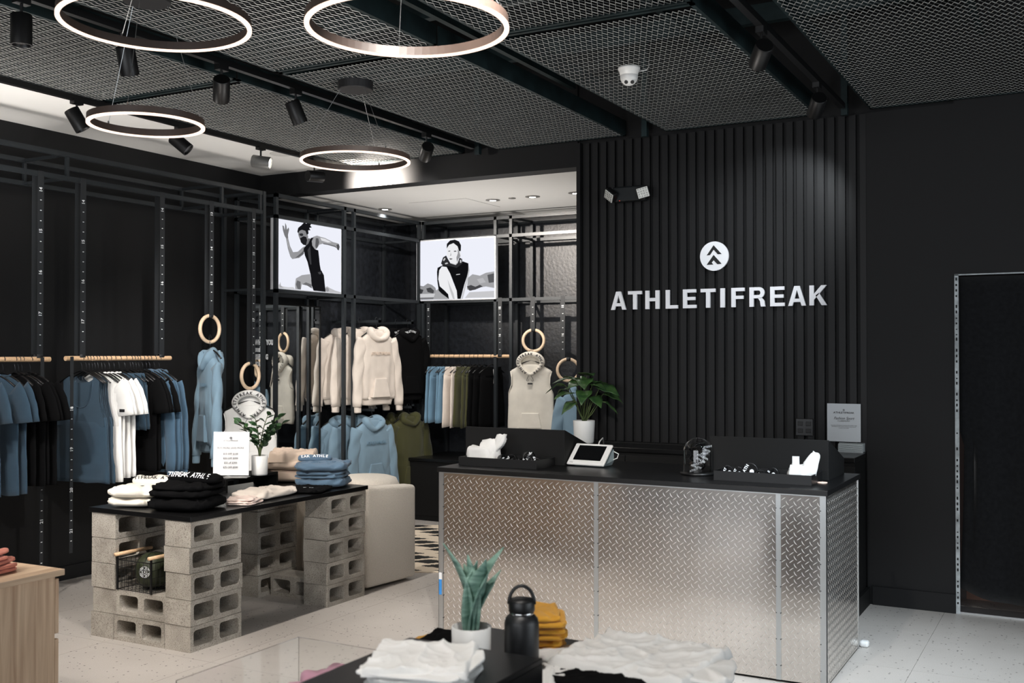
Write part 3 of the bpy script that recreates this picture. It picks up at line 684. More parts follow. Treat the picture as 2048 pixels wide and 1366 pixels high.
# acrylic price sign
r_ = thing('price_sign', 'white price sign in clear stand on the block table riser', 'sign', (-4.888, 5.10, RZ), R(28))
B(-.116, .116, -.001, .002, .012, .292).build('paper', mat('sign_paper', (232, 232, 232), .6), r_, rot=(R(-3), 0, 0))
MB().box(-.119, .119, .003, .0045, .006, .296).build('clear_sheet', GL, r_, rot=(R(-3), 0, 0))
B(-.119, .119, -.055, .03, 0, .004).build('clear_foot', mat('clear_foot_acrylic', (200, 198, 196), .1, 0, trans=.6), r_)
def stx(s, z, size, m=GRYP, **k): text('lettering', s, size, m, r_, (0, -.0055-.0*z+.0525*(.0) - (0.292-z)*0.0 + (z-.15)*.052, z), (R(87), 0, 0), **k)
stx(BR, .236, .0125, BKP, sx=1.15); small_emblem(r_, (0, -.0055+.0055, .254), .008)
stx('BUY MORE SAVE MORE', .190, .0165, sx=1.02)
for k, s in enumerate(('$15 OFF $100', '$30 OFF $200', '$50 off $300', '$75 OFF $500')): stx(s, .152-k*.029, .0165, bold=.0003)

# ------------------------------------------------------------------ plants
def leaf_geo(mb, M, L, Wd, droop=.25, fold=.12, n=7, heart=.0, wav=.0, ph=0):
    rows = []
    for i in range(n+1):
        t = i/n; w = Wd*(sin(pi*min(1, (t+heart)/(1+heart))**.8))*.5 if i < n else 0.0008
        if i == 0: w = max(w, Wd*.03)
        x = L*t; z = -droop*L*t*t
        rows.append([(x-(heart*.25*L if abs(s) == 1 and i < 2 else 0), s*w, z+abs(s)*w*fold+wav*sin(t*9+ph+s)*w) for s in (-1, -.5, 0, .5, 1)])
    vs_ = [M @ Vector(p) for r_ in rows for p in r_]
    fs = [(i*5+j, i*5+j+1, (i+1)*5+j+1, (i+1)*5+j) for i in range(n) for j in range(4)]
    mb.add(vs_, fs)
def solid(o, t=.0012):
    m = o.modifiers.new('s', 'SOLIDIFY'); m.thickness = t; return o
def rotM(az, el, roll=0, loc=(0, 0, 0)):
    return Matrix.Translation(loc) @ Matrix.Rotation(az, 4, 'Z') @ Matrix.Rotation(-el, 4, 'Y') @ Matrix.Rotation(roll, 4, 'X')
# broad-leaved plant on the ledge
r_ = thing('potted_plant', 'broad leaved green plant in a white pot behind the counter', 'plant', (-3.235, 6.97, .985))
pot = MB().lathe([(0, 0), (.066, 0), (.072, .01), (.080, .165), (.075, .165), (.070, .14), (0, .14)], 32, cap=False).build('pot', WHC, r_, True, bevel=.002)
MB().lathe([(0, .138), (.074, .141)], 24, cap=False).build('soil', SOIL, r_)
rnd = random.Random(8)
lv = [(-172, 5, .20, .46), (-150, 15, .17, .40), (160, 0, .15, .44), (-118, 18, .13, .47), (-95, 5, .12, .50), (-60, 8, .12, .47), (-30, 5, .17, .45), (-5, 0, .20, .40), (15, 5, .19, .46), (-20, -5, .17, .34), (-140, -10, .14, .34), (120, 25, .13, .50), (60, 20, .13, .49), (-80, 30, .06, .53), (-100, -5, .16, .42), (-45, 0, .10, .38), (35, 12, .13, .47), (178, 20, .09, .50)]
for az, el, d, h in lv:
    a = R(az+28.8); tip = Vector((d*cos(a), d*sin(a)*.6, h-.04)); 
    MB().tube([(rnd.uniform(-.012, .012), rnd.uniform(-.012, .012), .14), (tip.x*.35, tip.y*.35, h*.62), (tip.x*.75, tip.y*.75, h*.9), tip], [.004, .0035, .003, .0022], 6).build('stem', STEM, r_, True)
    mb = MB(); leaf_geo(mb, rotM(a+rnd.uniform(-.4, .4), R(el), rnd.uniform(-.35, .35), tip-Vector((cos(a), sin(a)*.6, 0))*.04), rnd.uniform(.13, .17), rnd.uniform(.11, .135), .55, .12, 8, .25, .12, az)
    solid(mb.build('leaf', LEAF, r_, True))
# small glossy plant on the riser
r_ = thing('potted_plant', 'small glossy leaved plant in white pot beside the price sign', 'plant', (-4.815, 5.29, RZ))
MB().lathe([(0, 0), (.050, 0), (.052, .01), (.053, .128), (.049, .128), (.047, .11), (0, .11)], 28, cap=False).build('pot', WHC, r_, True)
MB().lathe([(0, .108), (.048, .11)], 20, cap=False).build('soil', SOIL, r_)
for az, lean, h in ((28, .12, .27), (60, .15, .22), (-25, .13, .29), (-150, .12, .24), (175, .20, .22), (-80, .05, .26), (10, .07, .20)):
    a = R(az); P = [Vector((cos(a)*lean*t*t, sin(a)*lean*t*t, .11+h*t)) for t in (0, .25, .5, .75, 1)]
    st = MB().tube(P, [.0045, .004, .0035, .003, .002], 6).build('stem', STEM, r_, True)
    for k in range(9):
        t = .35+.65*k/8; p = Vector((cos(a)*lean*t*t, sin(a)*lean*t*t, .11+h*t)); sgn = 1 if k % 2 else -1
        mb = MB(); leaf_geo(mb, rotM(a+(sgn*1.0 if k < 8 else 0), R(34), sgn*.5-.25, p), .062, .036, .2, .15, 6)
        solid(mb.build('leaflet', LEAFZ, st, True), .0008)

# ------------------------------------------------------------------ basket with green ball bag on the lower blocks
r_ = thing('wire_basket', 'black wire basket with two wooden handles on the low blocks', 'basket', (-4.74, 4.30, .288))
mb = MB(); a, b_, h = .135, .115, .17
for z in (.004, .045, .086, .128, h):
    mb.tube([(-a, -b_, z), (a, -b_, z), (a, b_, z), (-a, b_, z)], .0016 if z < h else .003, 6, closed=True)
for k in range(10):
    x = -a+2*a*k/9; mb.tube([(x, -b_, 0), (x, -b_, h)], .0014, 5); mb.tube([(x, b_, 0), (x, b_, h)], .0014, 5); mb.tube([(x, -b_, .003), (x, b_, .003)], .0014, 5)
for k in range(8):
    y = -b_+2*b_*k/7; mb.tube([(-a, y, 0), (-a, y, h)], .0014, 5); mb.tube([(a, y, 0), (a, y, h)], .0014, 5); mb.tube([(-a, y, .003), (a, y, .003)], .0014, 5)
mb.build('wire_cage', BPLA, r_)
for sx_ in (-1, 1):
    for y in (-b_, b_): B(sx_*a-.006, sx_*a+.006, y-.004, y+.004, 0, .20).build('upright', BPLA, r_)
for sx_ in (-1, 1): MB().tube([(sx_*a, -b_-.018, .20), (sx_*a, b_+.018, .20)], .0105, 14).build('wooden_handle', BIRCH, r_, True)
r_ = thing('medicine_ball', 'dark green ball with round white emblem sitting in the wire basket', 'ball', (-4.715, 4.30, .296))
bl = MB().lathe([(.0005, 0)]+[(.098*cos(R(t))**.75, .10+.10*sin(R(t))) for t in range(-80, 81, 10)]+[(.0005, .2)], 32, cap=False).build('shell', mat('dark_green_leather', (44, 50, 30), .55, 0, (60, .3, .002)), r_, True)
for k in range(4):
    P = [(.099*cos(R(t))**.75*cos(k*pi/4+.3), .099*cos(R(t))**.75*sin(k*pi/4+.3), .10+.101*sin(R(t))) for t in range(-80, 81, 16)]
    P += [(-x, -y, z) for x, y, z in P[::-1]]
    MB().tube(P, .0014, 5, closed=True).build('seam', BPLA, r_, True)
dr = Vector((.35, -.93, 0)).normalized(); rzz = math.atan2(dr.x, -dr.y)
Mx = Matrix.Translation(dr*.0985+Vector((0, 0, .105))) @ Matrix.Rotation(rzz, 4, 'Z') @ Matrix(((1, 0, 0, 0), (0, 0, -1, 0), (0, 1, 0, 0), (0, 0, 0, 1)))
mb = MB()
for ro, ri in ((.032, .0295), (.015, .012)):
    n = 32; mb.loft([[Mx @ Vector((r*cos(2*pi*j/n), r*sin(2*pi*j/n), z)) for r, z in ((ro, 0), (ro, .003), (ri, .003), (ri, 0))] for j in range(n)], False, True)
for k in range(20):
    t = 2*pi*k/20; mb.prism([(.019, -.0022), (.0275, -.0022), (.0275, .0022), (.019, .0022)], .003, Mx @ Matrix.Rotation(t, 4, 'Z')) if k % 5 else None
for L in (UPC, LOC): mb.prism([(x*.10, y*.10) for x, y in n108(L)[::-1]], .003, Mx)
mb.build('emblem', WHP, r_)

# ================================================================== FOLDED GARMENTS
def folded(label, cat, loc, w, d, h, m, rz=0, seed=0, layers=2, hood=None, txt=None, tm=None, name='folded_hoodie', extra=None, group=None):
    """a folded garment: stacked soft folds, w along x, d along y, rolled edges"""
    r_ = thing(name, label, cat, loc, rz, group); rn = random.Random(seed)
    mb = MB(); lh = h/layers
    for k in range(layers):
        thin = lh < .022; w_ = w
        pillow(mb, w*(1-.05*k+rn.uniform(-.03, .03)), d*(1-.04*k+rn.uniform(-.03, .03)), lh*(1.1 if thin else 1.28 if layers > 1 else 1.12), (rn.uniform(-.01, .01), rn.uniform(-.01, .01), k*lh*.9), .6 if thin else .72, .34 if thin else .46, 84, 20, seed*7+k, .004 if thin else .0055, rn.uniform(-.09, .09), wr=.0030 if thin else .0072)
    mb.build('folded_body', m, r_, True)
    if hood:
        hx, hy, hw, hd, hh, hr, hm = hood
        mb = MB(); pillow(mb, hw, hd, hh, (0, 0, 0), .6, .55, 36, 10, seed+50, .006); 
        ho = mb.build('hood', hm, r_, True, loc=(hx, hy, h*.93), rot=(0, 0, hr))
        if txt:
            n = len(txt)
            for i, ch in enumerate(txt):
                if ch == ' ': continue
                a = -1+2*(i+.5)/n
                text('lettering', ch, hw*.135, tm, ho, (a*hw*.42, -hd*.455-.003+abs(a)**3*hd*.12, hh*(.84-.12*a*a)+.0065), (R(48), 0, -a*.3), bold=.0005)
    return r_
def draped(label, loc, w, d, rz, m, seed, h=.03, sleeves=True, name='folded_t_shirt', cat='shirt', zs=1.):
    r_ = thing(name, label, cat, loc, rz); n = 64; mm = 60; vs_ = []
    for i in range(n+1):
        for j in range(mm+1):
            u = i/n*2-1; v = j/mm*2-1
            ex_ = 1+.07*NZ.noise(Vector((v*1.5, 3, seed))); ey = 1+.09*NZ.noise(Vector((u*1.8, 7, seed)))
            x = u*w/2*ex_; y = v*d/2*ey; e = max(abs(u), abs(v)); z = h*(1-max(0, (e-.93)/.07)**2)
            rd = 1-abs(NZ.noise(Vector((x*12+y*5, y*10-x*4, seed)))); r2 = 1-abs(NZ.noise(Vector((x*26-y*9, y*22+x*8, seed+4))))
            z += .012*NZ.noise(Vector((x*6, y*6, seed)))+.010*(rd**6)+.004*(r2**5)
            if e > .985: z = -.004
            vs_.append((x, y, max(z*zs, -.004)))
    MB().add(vs_, [(i*(mm+1)+j, (i+1)*(mm+1)+j, (i+1)*(mm+1)+j+1, i*(mm+1)+j+1) for i in range(n) for j in range(mm)]).build('cloth', m, r_, True)
    if not sleeves: return r_
    mb = MB(); pillow(mb, .16, .20, .022, (w/2-.01, -.02, -.008), .8, .4, 50, 12, seed+3, .006, .3, wr=.003); mb.build('sleeve', m, r_, True)
    mb = MB(); pillow(mb, .12, .16, .020, (-w/2+.0, -.08, -.006), .8, .4, 50, 12, seed+8, .006, -.5, wr=.003); mb.build('sleeve', m, r_, True)
    return r_
# two cream hoodies
folded('cream folded hoodie, lower one of the pair at the left table end', 'hoodie', (-4.93, 4.40, TZ), .29, .35, .052, F_CREAM, R(22), 1, 1)
folded('cream folded hoodie with printed hood, on top of the cream pair', 'hoodie', (-4.92, 4.41, TZ+.050), .29, .34, .060, F_CREAM, R(18), 2, 1, hood=(.03, .06, .24, .11, .055, R(12), F_CREAM), txt='TIFREAK AT', tm=BKP)
r0 = bpy.data.objects['folded_hoodie.001']
MB().tube([(.03, -.02, .062), (.0, -.06, .063), (-.01, -.085, .063), (.02, -.09, .062), (.03, -.07, .062)], .002, 6).tube([(.06, -.02, .062), (.07, -.05, .064), (.055, -.07, .064)], .002, 6).build('drawstring', BKP, r0, True)
# two black hoodies
folded('black folded hoodie, lower one of the black pair at the table corner', 'hoodie', (-4.545, 4.40, TZ), .38, .36, .072, F_BLACK, R(16), 3, 1)
folded('black folded hoodie with white printed hood, on top of the black pair', 'hoodie', (-4.555, 4.41, TZ+.072), .37, .35, .078, F_BLACK, R(20), 4, 2, hood=(.03, .03, .36, .15, .055, R(-16), F_BLACK), txt='TIFREAK ATHLE', tm=WHP)
# taupe pile behind the riser
folded('taupe folded hoodie at the bottom of the taupe pile behind riser', 'hoodie', (-4.89, 5.72, TZ), .42, .31, .085, F_TAN, R(20), 5, 1)
folded('taupe folded hoodie in the middle of the taupe pile behind riser', 'hoodie', (-4.91, 5.70, TZ+.085), .38, .29, .075, F_TAN, R(28), 6, 1)
draped('taupe folded hoodie on top of the taupe pile behind riser', (-4.87, 5.69, TZ+.150), .32, .24, R(34), F_TAN, 7, .04, False, 'folded_hoodie', 'hoodie', 1.5)
# blue pile
folded('blue folded hoodie at the bottom of the blue pile', 'hoodie', (-4.515, 5.60, TZ), .34, .31, .058, F_DB, R(30), 8, 1)
folded('blue folded hoodie in the middle of the blue pile', 'hoodie', (-4.53, 5.60, TZ+.058), .33, .31, .05, F_DB, R(26), 9)
r0 = folded('blue folded hoodie with printed hood, on top of the blue pile', 'hoodie', (-4.53, 5.59, TZ+.108), .35, .32, .058, F_DB, R(28), 10, 1, hood=(-.06, .03, .22, .13, .045, R(10), F_DB), txt='EAK ATHLE', tm=WHP)
text('chest_lettering', BR, .038, mat('tonal_blue_print', (70, 98, 122), .8), r0, (.07, -.07, .062), (R(12), 0, R(12)), bold=.001)
# black flat top, beige top, small pale pile
r0 = folded('flat black folded shirt between blue pile and beige shirt', 'shirt', (-4.43, 5.33, TZ), .24, .26, .026, F_BLACK, R(26), 12, 1, name='folded_shirt')
text('chest_lettering', BR, .016, WHP, r0, (-.02, -.02, .0285), (0, 0, R(-6)), bold=.0004)
folded('wide beige folded sweatshirt in front of the riser', 'sweatshirt', (-4.50, 4.98, TZ), .26, .42, .048, F_BEIGE, R(8), 13, 1, name='folded_sweatshirt')
for k in range(3): folded(f'small pale pink folded shirt, {["lowest","middle","top"][k]} of three beside the black hoodies', 'shirt', (-4.405, 4.70, TZ+k*.012), .16, .20, .013, fabric('pale_pink_cotton', (226, 206, 196)), R(20+7*k), 20+k, 1, name='folded_shirt')

# ================================================================== RACK FRAMEWORK (left wall and back wall)
def bar(mb, p, q, t=.0155):
    x0, y0, z0 = p; x1, y1, z1 = q
    mb.box(min(x0, x1)-t, max(x0, x1)+t, min(y0, y1)-t, max(y0, y1)+t, min(z0, z1)-t, max(z0, z1)+t)
FX, WX = -6.03, -6.47
r_ = thing('clothes_rack', 'black steel overhead rack frame along the left wall', 'clothes rack', (0, 0, 0))
def rail(root, name, p, q, t=.0155, m=STEEL):
    mb = MB(); bar(mb, p, q, t); return mb.build(name, m, root)
for x in (FX, WX):
    for z in (2.975, 2.815): rail(r_, 'rail', (x, 1.2, z), (x, 6.62, z))
for y in (3.2, 4.74, 6.18, 6.62):
    for x in (FX, WX): rail(r_, 'strut', (x, y, 2.84), (x, y, 2.95), .011)
    for z in (2.975, 2.815): rail(r_, 'cross_bar', (WX, y, z), (FX, y, z), .010)
for x in (FX, WX): rail(r_, 'post', (x, 6.66, 0), (x, 6.66, 2.975))
for z in (2.975, 2.815, 2.175, .04): rail(r_, 'cross_bar', (WX, 6.66, z), (FX, 6.66, z), .010)
B(-6.10, -6.0, 6.62, 6.70, 0, .006).build('foot_plate', STEEL, r_)
r_ = thing('clothes_rack', 'black steel rack frame around the mirror and running poster', 'clothes rack', (0, 0, 0))
for y in (6.815, 7.74, 7.885, 8.98):
    rail(r_, 'post', (FX, y, 0), (FX, y, 2.98))
    rail(r_, 'post', (WX, y, 0), (WX, y, 2.98))
    for z in (2.98, 2.80, 2.17): rail(r_, 'cross_bar', (WX, y, z), (FX, y, z), .010)
for x in (FX, WX):
    for z in (2.98, 2.80, 2.17, .04): rail(r_, 'rail', (x, 6.815, z), (x, 8.98, z))
r_ = thing('clothes_rack', 'black steel rack frame on the back wall of the alcove', 'clothes rack', (0, 0, 0))
BY, WY = 9.02, 9.46
for x in (-6.0, -5.145, -4.97, -4.05):
    for y in (BY, WY): rail(r_, 'post', (x, y, 0), (x, y, 2.98))
    for z in (2.98, 2.80, 2.17): rail(r_, 'cross_bar', (x, BY, z), (x, WY, z), .010)
for y in (BY, WY):
    for z in (2.98, 2.80, 2.17): rail(r_, 'rail', (-6.0, y, z), (-3.4, y, z))
# mirror on the left wall with decal
r_ = thing('tall_mirror', 'tall wall mirror with white slogan beside the running poster', 'mirror', (-6.30, 7.28, 0))
B(-.02, 0, -.45, .45, .30, 2.08).build('backing', BMATTE, r_)
B(0, .004, -.44, .44, .31, 2.07).build('mirror_glass', MIRR, r_)
MB().box(0, .012, -.45, -.44, .30, 2.08).box(0, .012, .44, .45, .30, 2.08).box(0, .012, -.45, .45, 2.07, 2.08).box(0, .012, -.45, .45, .30, .31).build('frame', BMATTE, r_)
for s, z, sz, k in (('WHAT YOU', 1.735, .060, {}), ('seek IS', 1.675, .064, {}), ('SEEKING', 1.608, .060, {}), ('YOU.', 1.548, .048, {})):
    text('slogan_lettering', s, sz, WHP, r_, (.0055, -.425, z), (pi/2, 0, pi/2), align='LEFT', bold=.0035, sx=.70)
# panel between mirror and hoodies (dark boxed column)
tag(B(-6.49, -6.06, 7.945, 7.965, 0, 2.16).build('divider_panel', BLK), 'narrow black divider panel between the mirror and beige hoodies', 'panel') if False else None

# posters (backlit photographs)
def poster(label, loc, rz, w, h, quad, figs):
    r_ = thing('lightbox_poster', label, 'poster', loc, rz)
    B(-w/2, w/2, 0, .05, -h/2, h/2).build('case', mat('pale_lightbox_frame', (200, 202, 206), .5), r_, bevel=.004)
    B(-w/2+.012, w/2-.012, -.003, .0, -h/2+.012, h/2-.012).build('lit_panel', emat('lightbox_white', (236, 238, 248), 1.02), r_)
    (ax, ay), (bx, by), (cx, cy), (dx, dy) = quad   # TL TR BR BL in the traced picture
    def uv(x, y):
        t = (x-ax)/(bx-ax); ty = ay+(by-ay)*t; by_ = dy+(cy-dy)*t; return (-w/2+w*t, h/2-h*(y-ty)/(by_-ty))
    for i, (nm, g_, pts) in enumerate(figs):
        P = [uv(x, y) for x, y in pts]; P = [(max(-w/2+.013, min(w/2-.013, a)), max(-h/2+.013, min(h/2-.013, b_))) for a, b_ in P]
        mb = MB(); mb.add([(a, -.0035-.0003*i, b_) for a, b_ in P], [tuple(range(len(P)))]); mb.build(nm, emat('print_grey_%d' % g_, (g_, g_, min(255, g_+3)), 1.0), r_)
man = [('ground', 205, [(270,800),(300,790),(320,805),(360,812),(400,812),(412,826),(268,822)]), ('ground', 190, [(640,815),(655,805),(680,820),(720,838),(768,852),(768,866),(642,850)]), ('ground', 150, [(640,830),(652,812),(668,822),(672,840),(655,848)]), ('ground', 170, [(300,800),(306,770),(310,800),(330,815),(300,815)]),
 ('rear_arm', 158, [(545,430),(575,420),(605,430),(640,440),(700,470),(745,482),(755,505),(750,535),(738,530),(722,502),(660,490),(620,482),(592,490),(578,515),(560,528),(540,505),(532,470)]),
 ('arm_shade', 90, [(566,440),(585,440),(592,470),(584,500),(570,520),(562,500)]), ('arm_light', 225, [(600,436),(640,446),(690,472),(660,474),(610,458)]), ('arm_shade', 105, [(620,478),(660,484),(720,500),(735,520),(715,508),(660,492),(625,486)]), ('fist', 80, [(728,492),(748,486),(755,508),(748,534),(736,528)]),
 ('front_arm', 150, [(484,500),(474,560),(440,590),(390,598),(376,580),(358,520),(344,440),(360,440),(374,500),(396,546),(430,542),(468,508)]), ('arm_shade', 95, [(480,520),(472,560),(440,582),(410,590),(440,565),(462,545)]), ('arm_light', 220, [(352,446),(364,500),(384,545),(372,520),(356,470)]),
 ('hand', 120, [(344,440),(333,420),(322,380),(318,342),(328,348),(336,378),(338,322),(347,345),(350,375),(362,358),(366,375),(358,415),(360,440)]),
 ('front_leg', 165, [(522,712),(460,720),(416,745),(410,790),(412,826),(452,830),(460,790),(500,797),(536,822),(530,760)]), ('leg_shade', 105, [(416,790),(425,760),(450,770),(452,828),(430,828)]), ('leg_shade', 110, [(490,775),(530,790),(536,822),(500,800),(462,790)]),
 ('neck', 110, [(485,445),(515,440),(530,450),(520,480),(492,505),(484,492)]), ('face', 135, [(430,392),(455,374),(480,378),(498,400),(506,430),(500,460),(488,488),(465,480),(450,462),(440,440),(432,415)]), ('face_shade', 45, [(438,405),(462,402),(470,415),(460,425),(442,420)]), ('beard', 30, [(444,440),(470,425),(490,430),(498,455),(488,494),(468,490),(450,470)]),
 ('hair', 22, [(424,390),(430,362),(455,340),(478,316),(488,330),(515,320),(531,326),(520,345),(533,358),(512,362),(522,380),(505,380),(508,405),(495,415),(484,384),(458,376),(440,384),(430,402)]),
 ('vest', 20, [(470,520),(484,500),(505,482),(525,438),(546,434),(532,462),(536,496),(556,524),(582,532),(588,580),(594,640),(604,690),(522,712),(514,680),(500,620),(480,570)]), ('vest_light', 60, [(500,530),(520,500),(524,560),(530,640),(520,640),(508,590)]),
 ('shorts', 22, [(522,712),(605,684),(626,722),(633,790),(640,848),(546,838),(532,800),(526,740)]), ('shorts_light', 70, [(578,700),(600,694),(604,712),(590,715)])]
poster('backlit black and white photo poster of a running man', (-6.035, 7.26, 2.4945), pi/2, .905, .625, [(270,268),(775,357),(773,870),(265,828)], man)
wom = [('far_trees', 150, [(60,870),(80,845),(110,850),(140,830),(170,840),(195,860),(205,900),(120,905),(62,915)]), ('far_trees', 60, [(62,885),(85,868),(110,875),(100,900),(64,905)]), ('far_trees', 70, [(130,865),(160,858),(185,880),(180,900),(140,890)]),
 ('far_trees', 165, [(420,790),(450,765),(500,775),(540,755),(596,745),(597,860),(540,850),(480,860),(440,880),(412,870)]), ('far_trees', 90, [(550,770),(594,758),(594,820),(560,825)]), ('far_trees', 70, [(412,850),(440,840),(470,852),(500,838),(520,850),(470,872),(430,880)]), ('far_trees', 185, [(480,800),(520,790),(540,820),(500,830)]),
 ('pavement', 205, [(60,905),(200,900),(215,935),(60,945)]), ('pavement', 120, [(64,930),(200,925),(230,938),(64,944)]), ('pavement', 200, [(430,890),(597,880),(597,925),(400,930)]),
 ('arm', 238, [(222,740),(245,714),(275,718),(300,762),(322,840),(345,880),(350,938),(294,938),(286,905),(262,880),(228,850),(216,800)]), ('arm_shade', 195, [(280,800),(300,850),(322,900),(330,938),(318,938),(298,880)]), ('arm_shade', 200, [(425,700),(432,740),(420,800),(400,880),(385,935),(374,935),(398,840),(416,780)]),
 ('trousers', 165, [(200,880),(225,860),(262,885),(286,910),(290,938),(180,940)]),
 ('neck', 205, [(300,680),(350,660),(362,690),(345,718),(310,700)]), ('face', 236, [(277,580),(300,556),(325,550),(350,572),(360,605),(372,612),(372,640),(360,650),(350,680),(335,695),(305,688),(288,665),(277,630)]), ('face_shade', 150, [(350,590),(362,610),(370,640),(356,660),(346,682),(342,650),(352,620)]), ('hair', 25, [(275,588),(276,555),(298,532),(330,525),(360,538),(374,565),(372,605),(360,606),(350,572),(322,550),(292,562)]),
 ('eye', 60, [(284,606),(298,602),(302,606),(290,610)]), ('eye', 60, [(322,606),(335,602),(346,607),(330,611)]), ('nose', 170, [(304,612),(308,635),(298,640),(302,628)]), ('mouth', 90, [(290,659),(304,655),(318,659),(304,666)]),
 ('vest', 16, [(208,750),(212,722),(245,705),(300,705),(342,720),(376,694),(386,676),(425,690),(424,740),(416,780),(396,840),(372,937),(350,937),(345,880),(322,820),(300,762),(275,716),(242,712),(224,738),(217,800),(228,850),(262,880),(286,905),(292,938),(240,900),(220,880),(210,810)]),
 ('hood', 45, [(236,692),(250,650),(272,636),(286,664),(302,690),(338,702),(352,688),(364,650),(382,660),(384,690),(345,722),(300,710),(250,706)]), ('hood_print', 200, [(250,668),(262,652),(268,660),(256,676)]), ('hood_print', 200, [(262,690),(280,684),(286,692),(268,698)]), ('hood_print', 200, [(366,668),(376,664),(378,684),(368,688)]), ('chest_mark', 230, [(342,767),(368,763),(368,767),(342,771)])]
poster('backlit black and white photo poster of a woman in a vest', (-5.597, 8.985, 2.4905), 0, .94, .625, [(57,535),(603,497),(598,937),(57,955)], wom)

# ================================================================== STRAPS, RODS, RINGS
def strap(label, x, y, z0, z1, nums, axis='x', wid=.045, off=0., group='numbered webbing straps', n0=0., wrap=True, rear=True):
    """webbing strap; printed face looks towards +x (axis x) or -y (axis y)"""
    r_ = thing('hanging_strap', label, 'strap', (x, y, 0), 0 if axis == 'x' else -pi/2, group)
    MB().box(.014, .0165, -wid/2, wid/2, z0, z1).build('front_webbing', RUBR, r_)
    if rear: MB().box(-.0165, -.014, -wid/2-.02, wid/2-.02, z0+.01, z1).build('rear_webbing', RUBR, r_)
    if rear: MB().box(-.0165, .0165, -wid/2, wid/2, z1, z1+.003).build('top_loop', RUBR, r_)
    if wrap: 
        MB().tube([(.020*cos(t), 0, z0+.02*sin(t)) for t in [2*pi*k/16 for k in range(16)]], .001, 4, closed=True)
        n = 16; MB().loft([[(rr*cos(2*pi*k/n), yy, z0+rr*sin(2*pi*k/n)) for rr, yy in ((.0175, -wid/2), (.0200, -wid/2), (.0200, wid/2), (.0175, wid/2))] for k in range(n)], False, True).build('rod_loop', RUBR, r_, True)
    z = z1-.10-n0; k = 0; mb = MB()
    st = .068
    i = 0
    while z > z0+.06:
        if i % 4 == 0 and k < len(nums):
            text('number', nums[k], .032, WHP, r_, (.0170, 0, z), (pi/2, R(-90), pi/2), bold=.0006) ; k += 1
        else: mb.box(.0165, .0170, -.006, .006, z-.0025, z+.0025)
        z -= st; i += 1
    mb.build('tick_marks', WHP, r_)
    return r_
ST = [(4.529, 1.62, 'numbered black strap holding right end of the leftmost wooden rod', .02), (4.861, 1.62, 'numbered black strap holding left end of the middle wooden rod', .06), (5.558, 1.62, 'numbered black strap holding right end of the middle wooden rod', .03)]
for y, z0, lb, n0 in ST: strap(lb, FX, y, z0, 2.83, ['14', '15', '16', '17'], n0=n0)
strap('numbered black strap holding the upper wooden ring beside blue hoodie', FX, 6.057, 1.93, 2.83, ['13', '14', '15'], n0=.0, wrap=False)
strap('long numbered black strap holding the ring above white sleeveless hoodie', FX, 6.53, 1.55, 2.83, ['14', '15', '16', '17'], n0=.0, wrap=False)
strap('loose numbered strap end hanging below the middle rod before the tanks', -6.0, 4.752, .30, 1.615, ['18', '19', '20', '21'], n0=.25, wid=.026, wrap=False, rear=False)
strap('loose numbered strap end hanging low below the far left rod', -6.0, 4.525, .20, 1.61, ['18', '19', '20', '21'], n0=.15, wid=.026, wrap=False, rear=False)
strap('numbered black strap holding the ring above cream sleeveless hoodie', -4.724, BY, 1.87, 2.19, [], 'y', wrap=False)
strap('numbered black strap holding the ring beside the potted plant', -4.40, BY, 1.58, 2.19, ['15', '16'], 'y', wrap=False)
strap('numbered black strap holding right end of the alcove wooden rod', -5.09, BY, 1.62, 2.19, ['15', '16'], 'y')
strap('numbered black strap holding left end of the alcove wooden rod', -5.93, BY, 1.62, 2.19, ['14'], 'y')
def rod(label, p, q):
    o = MB().tube([p, q], .0165, 20).build('wooden_rod', BIRCH, smooth=False); return tag(o, label, 'rod')
rod('round pale wooden clothes rod at the far left', (FX, 3.45, 1.598), (FX, 4.615, 1.598))
rod('round pale wooden clothes rod carrying tanks, white tees and blue hoodies', (FX, 4.735, 1.603), (FX, 5.655, 1.603))
rod('round pale wooden clothes rod carrying shorts in the alcove', (-6.03, BY, 1.615), (-4.985, BY, 1.615))
def ring(label, loc, rz, d=.235):
    r_ = thing('gymnastic_ring', label, 'ring', loc, rz, 'wooden gymnastic rings'); n = 48; R0 = d/2-.0145
    MB().tube([(0, R0*cos(2*pi*k/n), R0*sin(2*pi*k/n)) for k in range(n)], .0145, 14, closed=True).build('hoop', RINGW, r_, True)
    MB().tube([(0, -.004, -R0-.015), (.011, -.003, -R0-.006), (.014, 0, -R0+.006), (.004, .003, -R0+.015)], .0013, 5).build('joint_mark', BKP, r_)
    nn = 12; MB().loft([[(rr*cos(2*pi*k/nn), yy, R0+rr*sin(2*pi*k/nn)) for rr, yy in ((.0155, -.02), (.018, -.02), (.018, .02), (.0155, .02))] for k in range(nn)], False, True).build('strap_wrap', RUBR, r_, True)
ring('round wooden gym ring hanging above the light blue hoodie', (FX, 6.057, 1.83), 0)
ring('round wooden gym ring hanging above the white sleeveless hoodie', (FX, 6.511, 1.454), 0)
ring('round wooden gym ring hanging above the cream sleeveless hoodie in alcove', (-4.724, BY, 1.767), R(-72))
ring('round wooden gym ring partly hidden behind the potted plant', (-4.35, BY, 1.484), R(-60))

